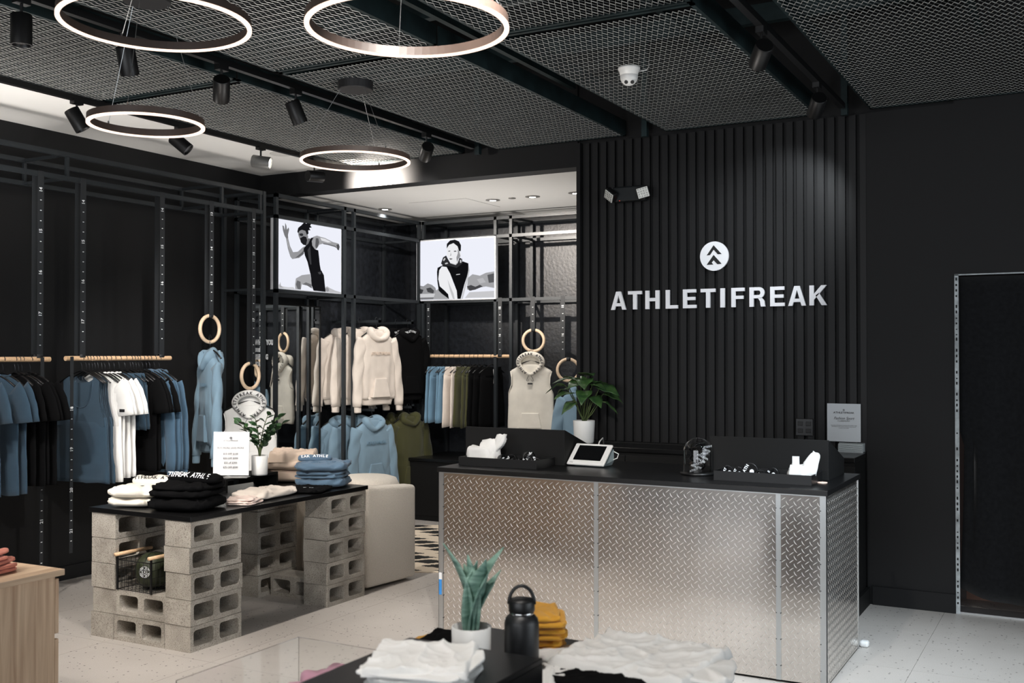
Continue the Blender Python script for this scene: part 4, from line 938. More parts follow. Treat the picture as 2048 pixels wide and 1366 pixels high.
# ================================================================== HANGERS AND HANGING GARMENTS
def make_hanger():
    r_ = thing('clothes_hanger', 'black clothes hanger', 'hanger')
    P = [(.0195*cos(t), 0, .0195*sin(t)) for t in [R(a) for a in range(-20, 190, 15)]]; P = P[::1]
    P = [(x, y, z) for x, y, z in P]+[(-.0175, 0, -.02), (-.006, 0, -.035), (0, 0, -.05), (0, 0, -.085)]
    MB().tube(P, .0022, 6).build('hook', CHROME if False else mat('dark_hook', (60, 62, 66), .3, .8), r_, True)
    MB().tube([(-.205, 0, -.165), (-.13, 0, -.125), (-.04, 0, -.092), (0, 0, -.083), (.04, 0, -.092), (.13, 0, -.125), (.205, 0, -.165)], [.008, .008, .008, .009, .008, .008, .008], 8, flat=.6).build('arms', BPLA, r_, True)
    return r_
HANG = Stock(make_hanger())

def interp(secs, t):
    for a, b_ in zip(secs, secs[1:]):
        if t <= b_[0] or b_ is secs[-1]:
            k = (t-a[0])/(b_[0]-a[0]) if b_[0] != a[0] else 0; k = max(0, min(1, k)); k2 = k*k*(3-2*k)*.5+k*.5
            return [a[i]+(b_[i]-a[i])*k2 for i in range(len(a))]
def garment_body(mb, z0, z1, secs, nz=22, nu=36, amp=.012, seed=0, k1=3.2, ex=.75, hemwave=.006):
    """secs: (t, halfwidth, halfdepth, xoff, yoff); t from 0 (top) to 1 (hem)"""
    rn = random.Random(seed); ph = [rn.uniform(0, 6.28) for _ in range(6)]; rings = []
    for i in range(nz+1):
        t = i/nz; _, hw, hd, xo, yo = interp(secs, t); z = z0+(z1-z0)*t; ring = []
        g_ = amp*min(1, t*1.6)
        for j in range(nu):
            a = 2*pi*j/nu; cx, sx_ = cos(a), sin(a)
            x = hw*(abs(cx)**ex)*(1 if cx > 0 else -1); y = hd*(abs(sx_)**.8)*(1 if sx_ > 0 else -1)
            fx_ = NZ.noise(Vector((x*13+ph[0]*3, t*1.6+ph[1], sx_*.8))); rd = 1-abs(NZ.noise(Vector((x*19+t*2.5+ph[2]*5, t*3.2, ph[3])))); f = g_*(2.0*fx_+1.5*(rd**5-.4)+.35*sin(x*k1*20+ph[0]))
            y += f*.7; xx = x+xo+g_*.4*sin(t*9+ph[3])*(1 if x > 0 else -1)
            zz = z+(hemwave*sin(x*22+ph[4]) if i == nz else 0)
            ring.append((xx, y+yo, zz))
        rings.append(ring)
    mb.loft(rings, True)
def sleeve_geo(mb, P, hw, hd, n=12, nu=16, amp=.004, seed=0):
    """P: three control points of the sleeve; hw, hd lists of (start, end)"""
    rn = random.Random(seed); ph = rn.uniform(0, 6.28); a0, a1, a2 = [Vector(p) for p in P]; rings = []
    for i in range(n+1):
        t = i/n; c = a0*(1-t)**2+a1*2*t*(1-t)+a2*t*t; d = (a1-a0)*2*(1-t)+(a2-a1)*2*t; d.normalize()
        s = d.cross(Vector((0, 1, 0))); s.normalize(); w = hw[0]+(hw[1]-hw[0])*t; dd = hd[0]+(hd[1]-hd[0])*t
        rings.append([c+s*(w*cos(2*pi*j/nu))+Vector((0, 1, 0))*(dd*sin(2*pi*j/nu)+amp*sin(t*17+ph+cos(2*pi*j/nu)*3)*(1 if j else 1)) for j in range(nu)])
    mb.loft(rings, True)
def cuff_geo(mb, P, hw, hd, L=.05):
    a1, a2 = Vector(P[1]), Vector(P[2]); d = (a2-a1).normalized(); s = d.cross(Vector((0, 1, 0))).normalized(); nu = 16
    mb.loft([[a2+d*(L*k-.004)+s*(hw*w*cos(2*pi*j/nu))+Vector((0, hd*w*sin(2*pi*j/nu), 0)) for j in range(nu)] for k, w in ((0, .96), (.15, 1.0), (.85, .97), (1, .90))], True)

def tee(m, seed, L=.70, name='t_shirt', lab='', cat='shirt', patch=False):
    r_ = thing(name, lab, cat); mb = MB()
    garment_body(mb, -.098, -.098-L, [(0, .075, .012, 0, 0), (.05, .14, .016, 0, 0), (.11, .215, .018, 0, 0), (.3, .235, .022, 0, 0), (1, .245, .026, 0, 0)], 18, 28, .006, seed)
    mb.build('body', m, r_, True)
    for s in (-1, 1):
        mb = MB(); sleeve_geo(mb, [(s*.195, 0, -.185), (s*.26, 0, -.25), (s*.275, .0, -.39)], (.07, .085), (.016, .024), 8, 14, .004, seed+s); sv = mb.build('sleeve', m, r_, True)
        if patch and s > 0: B(.235, .285, -.0275, -.0245, -.365, -.345).build('patch', BKP, sv)
    MB().tube([(.078*cos(t), -.004+.012*sin(t), -.098-.018*(1-abs(cos(t)))*(1 if sin(t) < 0 else 0)) for t in [2*pi*k/24 for k in range(24)]], .006, 6, closed=True).build('collar', m, r_, True)
    return r_
def tank(m, seed, L=.74):
    r_ = thing('tank_top', '', 'tank top'); mb = MB()
    garment_body(mb, -.400, -.098-L, [(0, .216, .012, 0, 0), (.12, .232, .030, 0, 0), (.6, .245, .028, 0, 0), (1, .262, .03, 0, 0)], 16, 36, .010, seed)
    mb.build('body', m, r_, True)
    rim = [(.226, -.46), (.222, -.42), (.196, -.36), (.174, -.29), (.166, -.21), (.172, -.150), (.112, -.122)]
    for nm, sg, scoop in (('front_panel', -1, [(.108, -.20), (.098, -.26), (.074, -.305), (.038, -.33), (0, -.337)]), ('back_panel', 1, [(.098, -.145), (.06, -.162), (0, -.168)])):
        half = rim+scoop; P = half+[(-x, z) for x, z in half[::-1][1:]]; n = len(P)
        f = lambda z, o: sg*(.019-.015*max(0, min(1, (z+.42)/.30))+o)
        MB().add([(x, f(z, 0), z) for x, z in P]+[(x, f(z, .003), z) for x, z in P], [tuple(range(n)), tuple(range(2*n-1, n-1, -1))]+[(i, (i+1) % n, n+(i+1) % n, n+i) for i in range(n)]).build(nm, m, r_)
    MB().tube([(x, -(.024-.015*max(0, min(1, (z+.42)/.30))), z) for x, z in [(.110, -.15), (.108, -.20), (.098, -.26), (.074, -.305), (.038, -.33), (0, -.337), (-.038, -.33), (-.074, -.305), (-.098, -.26), (-.108, -.20), (-.110, -.15)]], .004, 6).build('neck_binding', m, r_, True)
    B(-.018, .018, .012, .014, -.225, -.185).build('size_label', WHP, r_)
    return r_
def longsleeve(m, seed, L=.72, hoodm=None):
    r_ = thing('hooded_sweatshirt', '', 'hoodie'); mb = MB()
    garment_body(mb, -.098, -.098-L, [(0, .07, .02, 0, 0), (.05, .13, .026, 0, 0), (.11, .205, .03, 0, 0), (.3, .225, .034, 0, 0), (.93, .235, .036, 0, 0), (1, .20, .030, 0, 0)], 18, 28, .007, seed)
    mb.build('body', m, r_, True)
    for s in (-1, 1):
        mb = MB(); P = [(s*.185, 0, -.195), (s*.275, 0, -.36), (s*.285, -.01, -.80)]; sleeve_geo(mb, P, (.075, .048), (.022, .028), 12, 14, .005, seed+s); sv = mb.build('sleeve', m, r_, True)
        mb = MB(); cuff_geo(mb, P, .040, .022); mb.build('cuff', m, sv, True)
    mb = MB(); pillow(mb, .17, .09, .12, (0, .02, -.20), .8, .8, 24, 10, seed, .006); mb.build('hood', m, r_, True)
    return r_
def shorts(m, seed, L=.36):
    r_ = thing('shorts', '', 'shorts'); mb = MB()
    garment_body(mb, -.105, -.20, [(0, .155, .010, 0, 0), (.3, .165, .016, 0, 0), (1, .185, .024, 0, 0)], 6, 24, .006, seed)
    mb.build('waistband', m, r_, True)
    for s in (-1, 1):
        mb = MB(); garment_body(mb, -.19, -.105-L, [(0, .095, .022, s*.09, 0), (.6, .105, .024, s*.10, 0), (1, .110, .026, s*.105, 0)], 10, 20, .009, seed+s); mb.build('leg', m, r_, True)
    MB().tube([(0, -.03, -.13), (.005, -.034, -.20), (.0, -.034, -.27)], .0022, 5).build('drawstring', F_WHITE, r_, True)
    return r_

def place_row(items, axis, base, posn, rodname):
    """hang garments on a rod; axis y: along y with x fixed"""
    n = len(items)
    for i, (stock, desc, rz, lab) in enumerate(items):
        p = posn[i]; loc = (base[0], p, base[1]) if axis == 'y' else (p, base[0], base[1])
        rr = (0, 0, rz+(0 if axis == 'y' else pi/2))
        HANG.put(loc, rr, f'black clothes hanger holding the {ORD[i]} garment from left on {rodname}', 'hangers on '+rodname)
        stock.put(loc, rr, lab or f'{desc}, {ORD[i]} garment from left on {rodname}', 'garments on '+rodname, (1, .62, 1))
S_TK = [Stock(tank(F_BLUE, s)) for s in (1, 2)]; S_WT = [Stock(tee(F_WHITE, s, .72, patch=True)) for s in (3, 4, 5)]; S_WK = Stock(tank(F_WHITE, 6))
S_BT = [Stock(tee(F_BLACK, s)) for s in (7, 8)]; S_LS = [Stock(longsleeve(F_BLUE2, s)) for s in (9, 10)]; S_BS = [Stock(shorts(F_BLUE, s, .40)) for s in (11, 12)]
S_BL = [Stock(tee(F_BLUE, s, .74)) for s in (13, 14)]
zr = 1.603-.0; ZR = 1.603
ys = [4.868, 4.905, 4.93, 4.955, 4.98, 5.004, 5.036, 5.060, 5.10, 5.14, 5.185, 5.235, 5.285, 5.31, 5.335, 5.36, 5.395, 5.43, 5.46, 5.505, 5.55]
it = []
for i, y in enumerate(ys):
    j = R(random.Random(i+70).uniform(-7, 7))
    if i < 4: it.append((S_TK[i % 2], 'blue tank top', j-.05, 'blue tank top hanging foremost on the middle rod' if i == 0 else None))
    elif i == 4: it.append((S_WK, 'white tank top', j, None))
    elif i < 10: it.append((S_WT[i % 3], 'white t-shirt with small black sleeve patch', j, None))
    elif i < 13: it.append((S_BS[i % 2], 'dark blue shorts', j, None))
    elif i < 17: it.append((S_BT[i % 2], 'black t-shirt', j, None))
    else: it.append((S_LS[i % 2], 'blue long sleeved hoodie', j, None))
place_row(it, 'y', (FX, ZR), ys, 'the middle wooden rod')
ys = [3.72, 3.86, 4.0, 4.10, 4.20, 4.275, 4.36, 4.385, 4.41, 4.47]
it = []
for i, y in enumerate(ys):
    j = R(random.Random(i+170).uniform(-6, 6))
    it.append((S_BL[i % 2], 'blue t-shirt', j, None) if i < 6 else (S_BT[i % 2], 'black t-shirt', j, None))
place_row(it, 'y', (FX, 1.598), ys, 'the far left wooden rod')
# shorts in the alcove
S_LSH = [Stock(shorts(F_SHORT, s, .56)) for s in (21, 22)]; S_BSH = [Stock(shorts(F_BEIGE, s, .60)) for s in (23,)]; S_OSH = [Stock(shorts(F_OLIVE, s, .60)) for s in (24, 25)]; S_KSH = Stock(shorts(F_BLACK, 26, .60))
xs_ = [-5.86, -5.80, -5.74, -5.68, -5.62, -5.56, -5.50, -5.44, -5.39, -5.34, -5.28, -5.19]
it = []
for i, x in enumerate(xs_):
    j = R(random.Random(i+270).uniform(-7, 7))
    it.append((S_LSH[i % 2], 'light blue shorts', j, None) if i < 4 else (S_BSH[0], 'beige shorts', j, None) if i < 6 else (S_OSH[i % 2], 'olive green shorts', j, None) if i < 9 else (S_KSH, 'black shorts', j, None))
place_row(it, 'x', (BY, 1.615), xs_, 'the alcove wooden rod')

# ---- hero hoodies
def hood_front(r_, m, txt, tmt, R0=(.118, .085), zc=-.105, size=.034, rad=.034, lining=None):
    """open hood lying around the neck, seen from the front: thick rolled rim crossing at the throat"""
    n = 40; P = []; rr = []
    for k in range(n):
        t = 2*pi*k/n; c, s = cos(t), sin(t)
        x = R0[0]*s*(1-.12*max(0, -c)); z = zc+R0[1]*c if c > 0 else zc+R0[1]*1.35*c
        P.append((x*(1 if c > -.2 else (1-.35*min(1, -c-.2))), -.03-.02*max(0, -c), z)); rr.append(rad*(1 if c > 0 else 1-.45*(-c)))
    MB().tube(P, rr, 12, closed=True, flat=.8).build('hood', m, r_, True)
    mb = MB(); pillow(mb, R0[0]*2.1, .10, R0[1]*2.1, (0, .045, zc-R0[1]*1.15), .75, .8, 28, 12, 3, .006); mb.build('hood_back', m, r_, True)
    hl = r_.children[-2]
    L = len(txt)
    for i, ch in enumerate(txt):
        if ch == ' ': continue
        t = -pi*.86+2*pi*.86*(i+.5)/L; c, s = cos(t), sin(t)
        x = R0[0]*s*(1-.12*max(0, -c)); z = zc+R0[1]*c if c > 0 else zc+R0[1]*1.35*c
        x *= (1 if c > -.2 else (1-.35*min(1, -c-.2)))
        text('lettering', ch, size, tmt, hl, (x, -.03-.02*max(0, -c)-rad*1.03, z), (pi/2, -t*-1, 0) if False else (pi/2, t, 0), bold=.0012)
    for s in (-1, 1):
        MB().tube([(s*.012, -.075, zc-.125), (s*.025, -.07, zc-.15), (s*.034, -.06, zc-.175), (s*.022, -.06, zc-.185), (s*.014, -.06, zc-.165)], .0020, 6).build('drawstring', BKP, r_, True)
def hero_sleeveless(label, loc, rz, m, L=.66, scale=1.):
    r_ = thing('sleeveless_hoodie', label, 'hoodie', loc, rz)
    mb = MB(); garment_body(mb, -.12, -.12-L, [(0, .09, .03, 0, 0), (.05, .155, .035, 0, 0), (.10, .208, .036, 0, 0), (.20, .190, .038, 0, 0), (.32, .188, .042, 0, 0), (.43, .228, .046, 0, 0), (.93, .232, .05, 0, 0), (1, .222, .045, 0, 0)], 34, 56, .005, 5)
    mb.build('body', m, r_, True)
    for s in (-1, 1):
        MB().tube([(s*.206, .0, -.19), (s*.192, -.02, -.25), (s*.190, -.03, -.32), (s*.215, -.03, -.39), (s*.225, 0, -.41)], .005, 6).build('armhole_binding', m, r_, True)
    zb = -.12-L
    MB().hexa([(-.115, -.066, zb+.05), (.115, -.066, zb+.05), (.115, -.03, zb+.05), (-.115, -.03, zb+.05)], [(-.085, -.060, zb+.20), (.085, -.060, zb+.20), (.085, -.03, zb+.20), (-.085, -.03, zb+.20)]).build('pocket', m, r_, bevel=.006)
    B(-.024, .024, -.064, -.05, -.318, -.302).build('label_patch', BKP, r_, bevel=.001)
    hood_front(r_, m, BR+' '+BR[:9], BKP)
    r_.scale = (scale,)*3
    h = HANG.put(loc, (0, 0, rz), 'black hanger inside the '+label, None, (scale,)*3)
    return r_
hero_sleeveless('white sleeveless hoodie hanging below the lower left ring', (FX, 6.50, 1.335), R(42), F_WHITE, .60, .97)
hero_sleeveless('cream sleeveless hoodie hanging below the alcove ring', (-4.735, BY-.03, 1.655), R(18), F_CREAM, .68, .98)
def hero_hoodie(label, loc, rz, m, tmx=None, L=.66, scale=1., front=True, hoodtxt=None, seed=1, sl=.60, clasp=True):
    r_ = thing('hooded_sweatshirt', label, 'hoodie', loc, rz)
    mb = MB(); garment_body(mb, -.11, -.11-L*.92, [(0, .08, .03, 0, 0), (.05, .15, .04, 0, 0), (.12, .215, .045, 0, 0), (.35, .238, .05, 0, 0), (.9, .245, .055, 0, 0), (1, .235, .05, 0, 0)], 30, 52, .009, seed)
    mb.build('body', m, r_, True)
    mb = MB(); garment_body(mb, -.11-L*.90, -.11-L, [(0, .225, .046, 0, 0), (1, .200, .040, 0, 0)], 5, 40, .003, seed+1, hemwave=.004); mb.build('hem_band', m, r_, True)
    for s in (-1, 1):
        P = [(s*.195, 0, -.20), (s*.285, -.01, -.40), (s*.292, -.03, -.20-sl)]
        mb = MB(); sleeve_geo(mb, P, (.082, .050), (.035, .035), 18, 20, .006, seed+s*2); sv = mb.build('sleeve', m, r_, True)
        mb = MB(); cuff_geo(mb, P, .040, .028, .06); mb.build('cuff', m, sv, True)
    zb = -.11-L
    MB().hexa([(-.125, -.074, zb+.07), (.125, -.074, zb+.07), (.125, -.03, zb+.07), (-.125, -.03, zb+.07)], [(-.08, -.066, zb+.25), (.08, -.066, zb+.25), (.08, -.03, zb+.25), (-.08, -.03, zb+.25)]).build('pocket', m, r_, bevel=.008)
    n = 34; P = []; rr = []
    for k in range(n):
        t = 2*pi*k/n; c_, s_ = cos(t), sin(t)
        P.append((.105*s_*(1 if c_ > -.2 else 1+.45*(c_+.2)), (-.02-.035*max(0, -c_)+.035*max(0, c_)), -.135+(.022*c_ if c_ > 0 else .062*c_)+.008*sin(3*t+seed)+.010*abs(s_)*(1 if s_ > 0 else .3))); rr.append(.032+.008*abs(s_)-.012*max(0, -c_))
    h1 = h2 = MB().tube(P, rr, 12, closed=True, flat=1.1).build('hood', m, r_, True)
    mb = MB(); pillow(mb, .19, .09, .17, (0, .055, -.26), .8, .8, 26, 10, seed, .008); mb.build('hood_back', m, r_, True)
    if tmx: text('chest_lettering', BR, .040, tmx, r_, (0, -.0605, -.325), sx=1.0, bold=.0008, ext=.0015)
    if hoodtxt:
        for i, ch in enumerate(hoodtxt):
            a = -1+2*(i+.5)/len(hoodtxt)
            if ch != ' ': text('lettering', ch, .03, WHP, h1, (a*.125, -.052, -.105-abs(a)*.03), (R(80), a*.5, 0), bold=.001)
    r_.scale = (scale,)*3
    HANG.put(loc, (0, 0, rz), 'black hanger inside the '+label.replace(' in the alcove', '').replace(' with white hood lettering', '').replace(', hung edge-on', ''), None, (scale,)*3)
    return r_
TB = mat('tonal_beige_print', (212, 194, 178), .8); TBL = mat('tonal_light_blue_print', (106, 136, 156), .8)
# face-out bars for the hoodies
for k, (y, z, x1) in enumerate(((8.13, 1.965, -5.90), (8.68, 1.965, -5.90), (8.07, 1.125, -5.90), (8.69, 1.125, -5.90))):
    tag(MB().box(WX, x1, y-.012, y+.012, z-.03, z-.006).box(x1-.012, x1, y-.012, y+.012, z-.03, z+.012).build('face_out_arm', STEEL), f'black steel arm carrying the {["beige","upper black","light blue","olive"][k]} hoodies in the alcove', 'rack arm')
for k, (x, y, a_) in enumerate(((-5.95, 8.14, 84), (-6.12, 8.10, 72), (-6.27, 8.05, 66))):
    hero_hoodie(f'beige hoodie, {ORD[k]} from the front of the beige row in the alcove', (x, y, 1.965), R(a_), F_BEIGE, TB if k == 0 else None, .70, 1.0, seed=30+k, sl=.62)
for k, x in enumerate((-5.96, -6.10)):
    hero_hoodie(f'black hoodie with white hood lettering, {ORD[k]} of two beside the beige hoodies', (x, 8.68, 1.965), R(80+5*k), F_BLACK, None, .72, .95, seed=40+k, hoodtxt='ATHLETIFREAK', sl=.62)
for k, (x, y, a_) in enumerate(((-5.95, 8.07, 84), (-6.10, 8.03, 72), (-6.25, 7.99, 68))):
    hero_hoodie(f'light blue hoodie, {ORD[k]} from the front of the lower blue row in the alcove', (x, y, 1.125), R(a_), F_LBLUE, TBL if k == 0 else None, .66, 1.0, seed=50+k, sl=.62)
for k, x in enumerate((-5.96, -6.11)):
    hero_hoodie(f'olive green hoodie, {ORD[k]} of two on the lower alcove row', (x, 8.69, 1.125), R(80+4*k), F_OLIVE, None, .76, .97, seed=60+k, sl=.70)
# light blue hoodie seen from the side under the ring
r0 = hero_hoodie('light blue hoodie, hung edge-on below the upper left ring', (FX+.02, 6.04, 1.765), R(-22), F_LBLUE, None, .66, 1.0, seed=70, sl=.60)
r0.scale = (.62, 1.1, 1.16)
text('chest_lettering', BR, .03, TBL, r0, (.06, -.066, -.32), bold=.001)
# blue sweatshirt behind the plant
r0 = hero_hoodie('light blue sweatshirt, half hidden behind the plant and slatted wall', (-4.22, BY+.07, 1.40), R(12), F_LBLUE, None, .64, .95, seed=75, sl=.60)
B(-.06, .13, -.068, -.064, -.36, -.27).build('chest_patch', TBL, r0)

# ================================================================== ALCOVE FURNITURE
r_ = thing('low_bench_cabinet', 'low black cabinet along the back wall of the alcove', 'cabinet', (-4.9, 8.95, 0))
B(-1.05, 1.4, -.30, .48, 0, .58).build('carcass', BMATTE, r_); B(-1.06, 1.4, -.32, .49, .58, .61).build('top_board', BTOP, r_, bevel=.003)
for k in range(3): B(-1.0+k*.75, -.28+k*.75, -.312, -.30, .05, .55).build('door', BMATTE, r_, bevel=.003)
tag(B(-1.25, 1.15, -1.15, 1.0, 0, .009).build('woven_rug', RUG, loc=(-4.85, 7.62, 0), rot=(0, 0, R(28))), 'flat woven rug with black jagged diamonds on cream, beside counter', 'rug')
r_ = thing('boucle_armchair', 'cream boucle armchair standing behind the block table', 'armchair', (-4.50, 6.12, 0))
def rslab(w, d, h, r=.05):
    return MB().box(-w/2, w/2, -d/2, d/2, 0, h)
sl_ = MB().hexa([(-.065, -.27, .02), (.065, -.27, .02), (.065, .255, .02), (-.065, .255, .02)], [(-.065, -.27, .72), (.065, -.27, .72), (.065, .255, .685), (-.065, .255, .685)]).build('arm', F_BOUC, r_, True, bevel=.03, loc=(.115, .0, 0), rot=(0, 0, R(-6)), seg=5)
MB().box(-.065, .065, -.27, .255, .02, .66).build('arm', F_BOUC, r_, True, bevel=.035, loc=(-.62, .02, 0), rot=(0, 0, R(-9)), seg=5)
MB().box(-.62, .08, -.10, .27, .03, .40).build('seat', F_BOUC, r_, True, bevel=.05, seg=5)
MB().lathe([(.0005, .02), (.24, .02), (.26, .05), (.26, .64), (.235, .69), (.19, .705), (.0005, .708)], 40, (-.34, .36, 0), cap=False).build('round_back', F_BOUC, r_, True)

# ================================================================== LIGHTS: rings, spots, downlights, cameras
def pendant(label, loc, D_, zc, n0=0, canopy=True):
    x, y, z = loc; r_ = thing('ring_pendant', label, 'pendant light', loc); n = 72; Ro = D_/2; t = .016; h = .036
    def hoop(name, r0, r1, z0, z1, m):
        MB().loft([[(r*cos(2*pi*k/n), r*sin(2*pi*k/n), zz) for r, zz in ((r0, z0), (r1, z0), (r1, z1), (r0, z1))] for k in range(n)], False, True).build(name, m, r_)
    hoop('ring_body', Ro-t, Ro, .004, h, LEDS); hoop('led_strip', Ro-t+.001, Ro+.0015, -.002, .006, LEDM)
    for k in range(3):
        a = R(n0+120*k); s = .09
        MB().tube([(Ro*.98*cos(a), Ro*.98*sin(a), h), (s*cos(a), s*sin(a), zc-z)], .0013, 5).build('cable', ALU, r_)
        MB().lathe([(.004, h), (.004, h+.012), (.001, h+.014)], 8, (Ro*.98*cos(a), Ro*.98*sin(a), 0)).build('cable_clamp', CHROME, r_)
    MB().lathe([(.0005, zc-z), (.10, zc-z), (.103, zc-z+.004), (.103, zc-z+.05), (.0005, zc-z+.05)], 36, cap=False).build('canopy', mat('dark_canopy', (30, 30, 32), .5), r_)
pendant('largest ring pendant lamp at top left of the picture', (-3.079, 2.81, 2.871), .70, 3.20, 40)
pendant('large ring pendant lamp at top centre of the picture', (-2.059, 2.994, 2.754), .70, 3.20, 10)
pendant('smaller ring pendant lamp hanging low at the left on three cables', (-3.683, 3.309, 2.648), .50, 3.20, 60)
pendant('ring pendant lamp nearest the alcove with round canopy', (-3.77, 4.946, 2.759), .64, 3.18, 100)

def spot(label, loc, aim, on=0, size=62, energy=0, col=(1, .93, .85), m=BPLA, top=3.23, blend=.7, rad=.03):
    x, y, z = loc; r_ = thing('track_spotlight', label, 'spotlight', (x, y, z)); d = (Vector(aim)-Vector(loc)).normalized()
    B(-.02, .02, -.035, .035, top-z-.03, top-z).build('adapter', BPLA, r_); MB().tube([(0, 0, top-z-.03), (0, 0, .04)], .007, 8).build('stem', BPLA, r_)
    q = d.to_track_quat('-Z', 'Y'); o = MB().lathe([(.0005, .065), (.042, .065), (.046, .06), (.046, -.075), (.040, -.075), (.036, -.06), (.0005, -.06)], 28, cap=False).build('lamp_body', m, r_, True)
    b_ = o.modifiers.new('e', 'EDGE_SPLIT'); b_.split_angle = R(40)
    o.rotation_mode = 'QUATERNION'; o.rotation_quaternion = q
    l = MB().lathe([(.0005, -.0615), (.034, -.0615), (.034, -.063), (.0005, -.064)], 24, cap=False).build('lens', LENS if on else LENSOFF, o)
    if energy:
        ld = bpy.data.lights.new('spot_beam', 'SPOT'); ld.energy = energy; ld.spot_size = R(size); ld.spot_blend = blend; ld.shadow_soft_size = rad; ld.color = col
        lo = bpy.data.objects.new('spot_beam', ld); COL.objects.link(lo); lo.parent = r_; lo.location = d*.09; lo.rotation_mode = 'QUATERNION'; lo.rotation_quaternion = q
WARM = (1, .90, .80); NEU = (1, .95, .90); COOL = (.90, .96, 1)
spot('black track spotlight pointing down at the top left corner', (-4.19, 3.05, 3.09), (-4.2, 3.1, 0), 0, 70, 70, NEU)
spot('black track spotlight behind the largest ring lamp', (-4.2, 3.65, 3.10), (-4.6, 4.6, .8), 1, 60, 90, WARM)
spot('black track spotlight tilted left of centre above the low ring lamp', (-4.2, 4.30, 3.10), (-6.0, 6.1, 1.0), 0, 56, 240, NEU)
spot('black track spotlight in the middle of the left ceiling gap', (-4.2, 4.92, 3.10), (-3.9, 5.9, 1.1), 0, 60, 110, NEU)
spot('black track spotlight nearest the alcove header', (-4.2, 6.35, 3.10), (-6.2, 8.4, 1.9), 0, 60, 200, NEU)
spot('black spotlight on the soffit track nearest the camera', (-5.46, 4.36, 3.08), (-5.15, 4.75, 2.2), 0, 70, 18, NEU, top=3.20)
spot('black spotlight on the soffit track behind the low ring lamp', (-5.46, 5.20, 3.08), (-4.9, 5.5, 2.55), 0, 70, 14, NEU, top=3.20)
spot('lit silver looking spotlight on the soffit track', (-5.46, 6.0, 3.08), (-4.56, 6.45, 2.93), 1, 80, 20, NEU, mat('grey_spot_body', (120, 120, 118), .45, .5), top=3.20)
spot('spotlight on the soffit track half hidden by the alcove ring lamp', (-5.44, 6.60, 3.06), (-5.27, 7.16, 3.09), 1, 74, 800, WARM, top=3.20, blend=1)
spot('black track spotlight with lit slit at upper right', (-1.40, 5.08, 3.10), (-2.6, 7.0, 2.0), 1, 55, 60, COOL)
spot('black track spotlight nearest the slatted wall at upper right', (-1.40, 6.28, 3.10), (-1.85, 7.16, 2.55), 0, 62, 42, COOL)
# further unseen spotlights of the same tracks; the last added to brighten table and armchair
for k, (x, y, ax, ay, az, e, c) in enumerate(((-4.2, 1.9, -4.9, 4.5, .5, 260, NEU), (-4.2, .6, -3.9, 2.6, 0, 160, WARM), (-1.4, 3.3, -1.9, 5.2, .3, 100, NEU), (-1.4, 2.0, -1.3, 2.6, .8, 110, NEU), (-1.4, .2, -1.4, 2.2, .7, 70, NEU), (-4.2, 2.4, -6.2, 4.2, 1.2, 150, NEU), (-1.4, 2.65, -4.1, 5.6, .3, 300, NEU))):
    spot(f'unseen black track spotlight over the front of the shop, {ORD[k]} of seven', (x, y, 3.10), (ax, ay, az), 1, 75, e, c)
spot('black track spotlight above the floor right of the counter', (-.02, 4.2, 3.10), (-.85, 5.0, 0), 1, 70, 640, (.80, .91, 1))
for n, (x, y) in enumerate(((-5.99, 8.33), (-4.776, 8.32), (-4.361, 8.31), (-3.93, 8.30))):
    lb = ['leftmost recessed downlight in the alcove ceiling', 'second recessed downlight from left in the alcove ceiling', 'third recessed downlight from left in the alcove ceiling', 'recessed downlight in the alcove ceiling touching the slatted wall', 'recessed downlight behind the alcove header, left', 'recessed downlight behind the alcove header, right'][n]
    r_ = thing('recessed_downlight', lb, 'downlight', (x, y, 3.045)); 
    MB().lathe([(.028, -.001), (.066, -.001), (.066, -.004), (.030, -.008)], 32, cap=False).build('bezel', mat('grey_bezel', (120, 118, 114), .4), r_)
    MB().lathe([(.0005, -.0065), (.029, -.0065)], 24, cap=False).build('lens', LENS, r_)
    ld = bpy.data.lights.new('downlight_beam', 'SPOT'); ld.energy = 52 if n < 3 else 14; ld.spot_size = R(130); ld.spot_blend = .8; ld.shadow_soft_size = .04; ld.color = NEU
    lo = bpy.data.objects.new('downlight_beam', ld); COL.objects.link(lo); lo.parent = r_; lo.location = (0, 0, -.012)
tag(MB().lathe([(.0005, 3.0455), (.034, 3.0455), (.034, 3.040), (.0005, 3.039)], 24, (-4.565, 8.30, 0), cap=False).build('smoke_detector', mat('grey_bezel', (170, 170, 168), .4)), 'small flat round detector between two alcove downlights', 'detector')
tag(MB().lathe([(.0005, 3.2345), (.085, 3.2345), (.085, 3.230), (.0005, 3.229)], 32, (-5.66, 6.45, 0), cap=False).build('ceiling_vent', mat('pale_vent', (205, 204, 200), .6)), 'flat round plate on the white soffit beside the lit spotlight', 'vent')
def dome(label, loc, rz=0):
    r_ = thing('security_camera', label, 'camera', loc, rz)
    MB().lathe([(.0005, 0), (.062, 0), (.062, -.012), (.056, -.018), (.05, -.045), (.0005, -.045)], 32, cap=False).build('mount', WPL, r_, True)
    MB().lathe([(.0005, -.03)]+[(.050*cos(R(t)), -.052+.050*sin(R(t))) for t in range(20, -81, -10)]+[(.0005, -.103)], 32, cap=False).build('eyeball', WPL, r_, True)
    for s in (-1, 1): MB().lathe([(.0005, 0), (.0105, 0), (.0105, .004), (.0005, .004)], 16, cap=False).build('lens', BPLA, r_, loc=(s*.017, -.030, -.088), rot=(R(128), 0, 0))
dome('white security camera under the mesh ceiling', (-2.242, 5.43, 3.23), R(25))
MB().tube([(.02, .03, 0), (.06, .05, -.008), (.10, .06, .0), (.12, .06, .03)], .0035, 6).build('cable', WPL, bpy.data.objects['security_camera'], True)
dome('white security camera in the corner of the alcove ceiling', (-6.22, 9.30, 3.045), R(28))

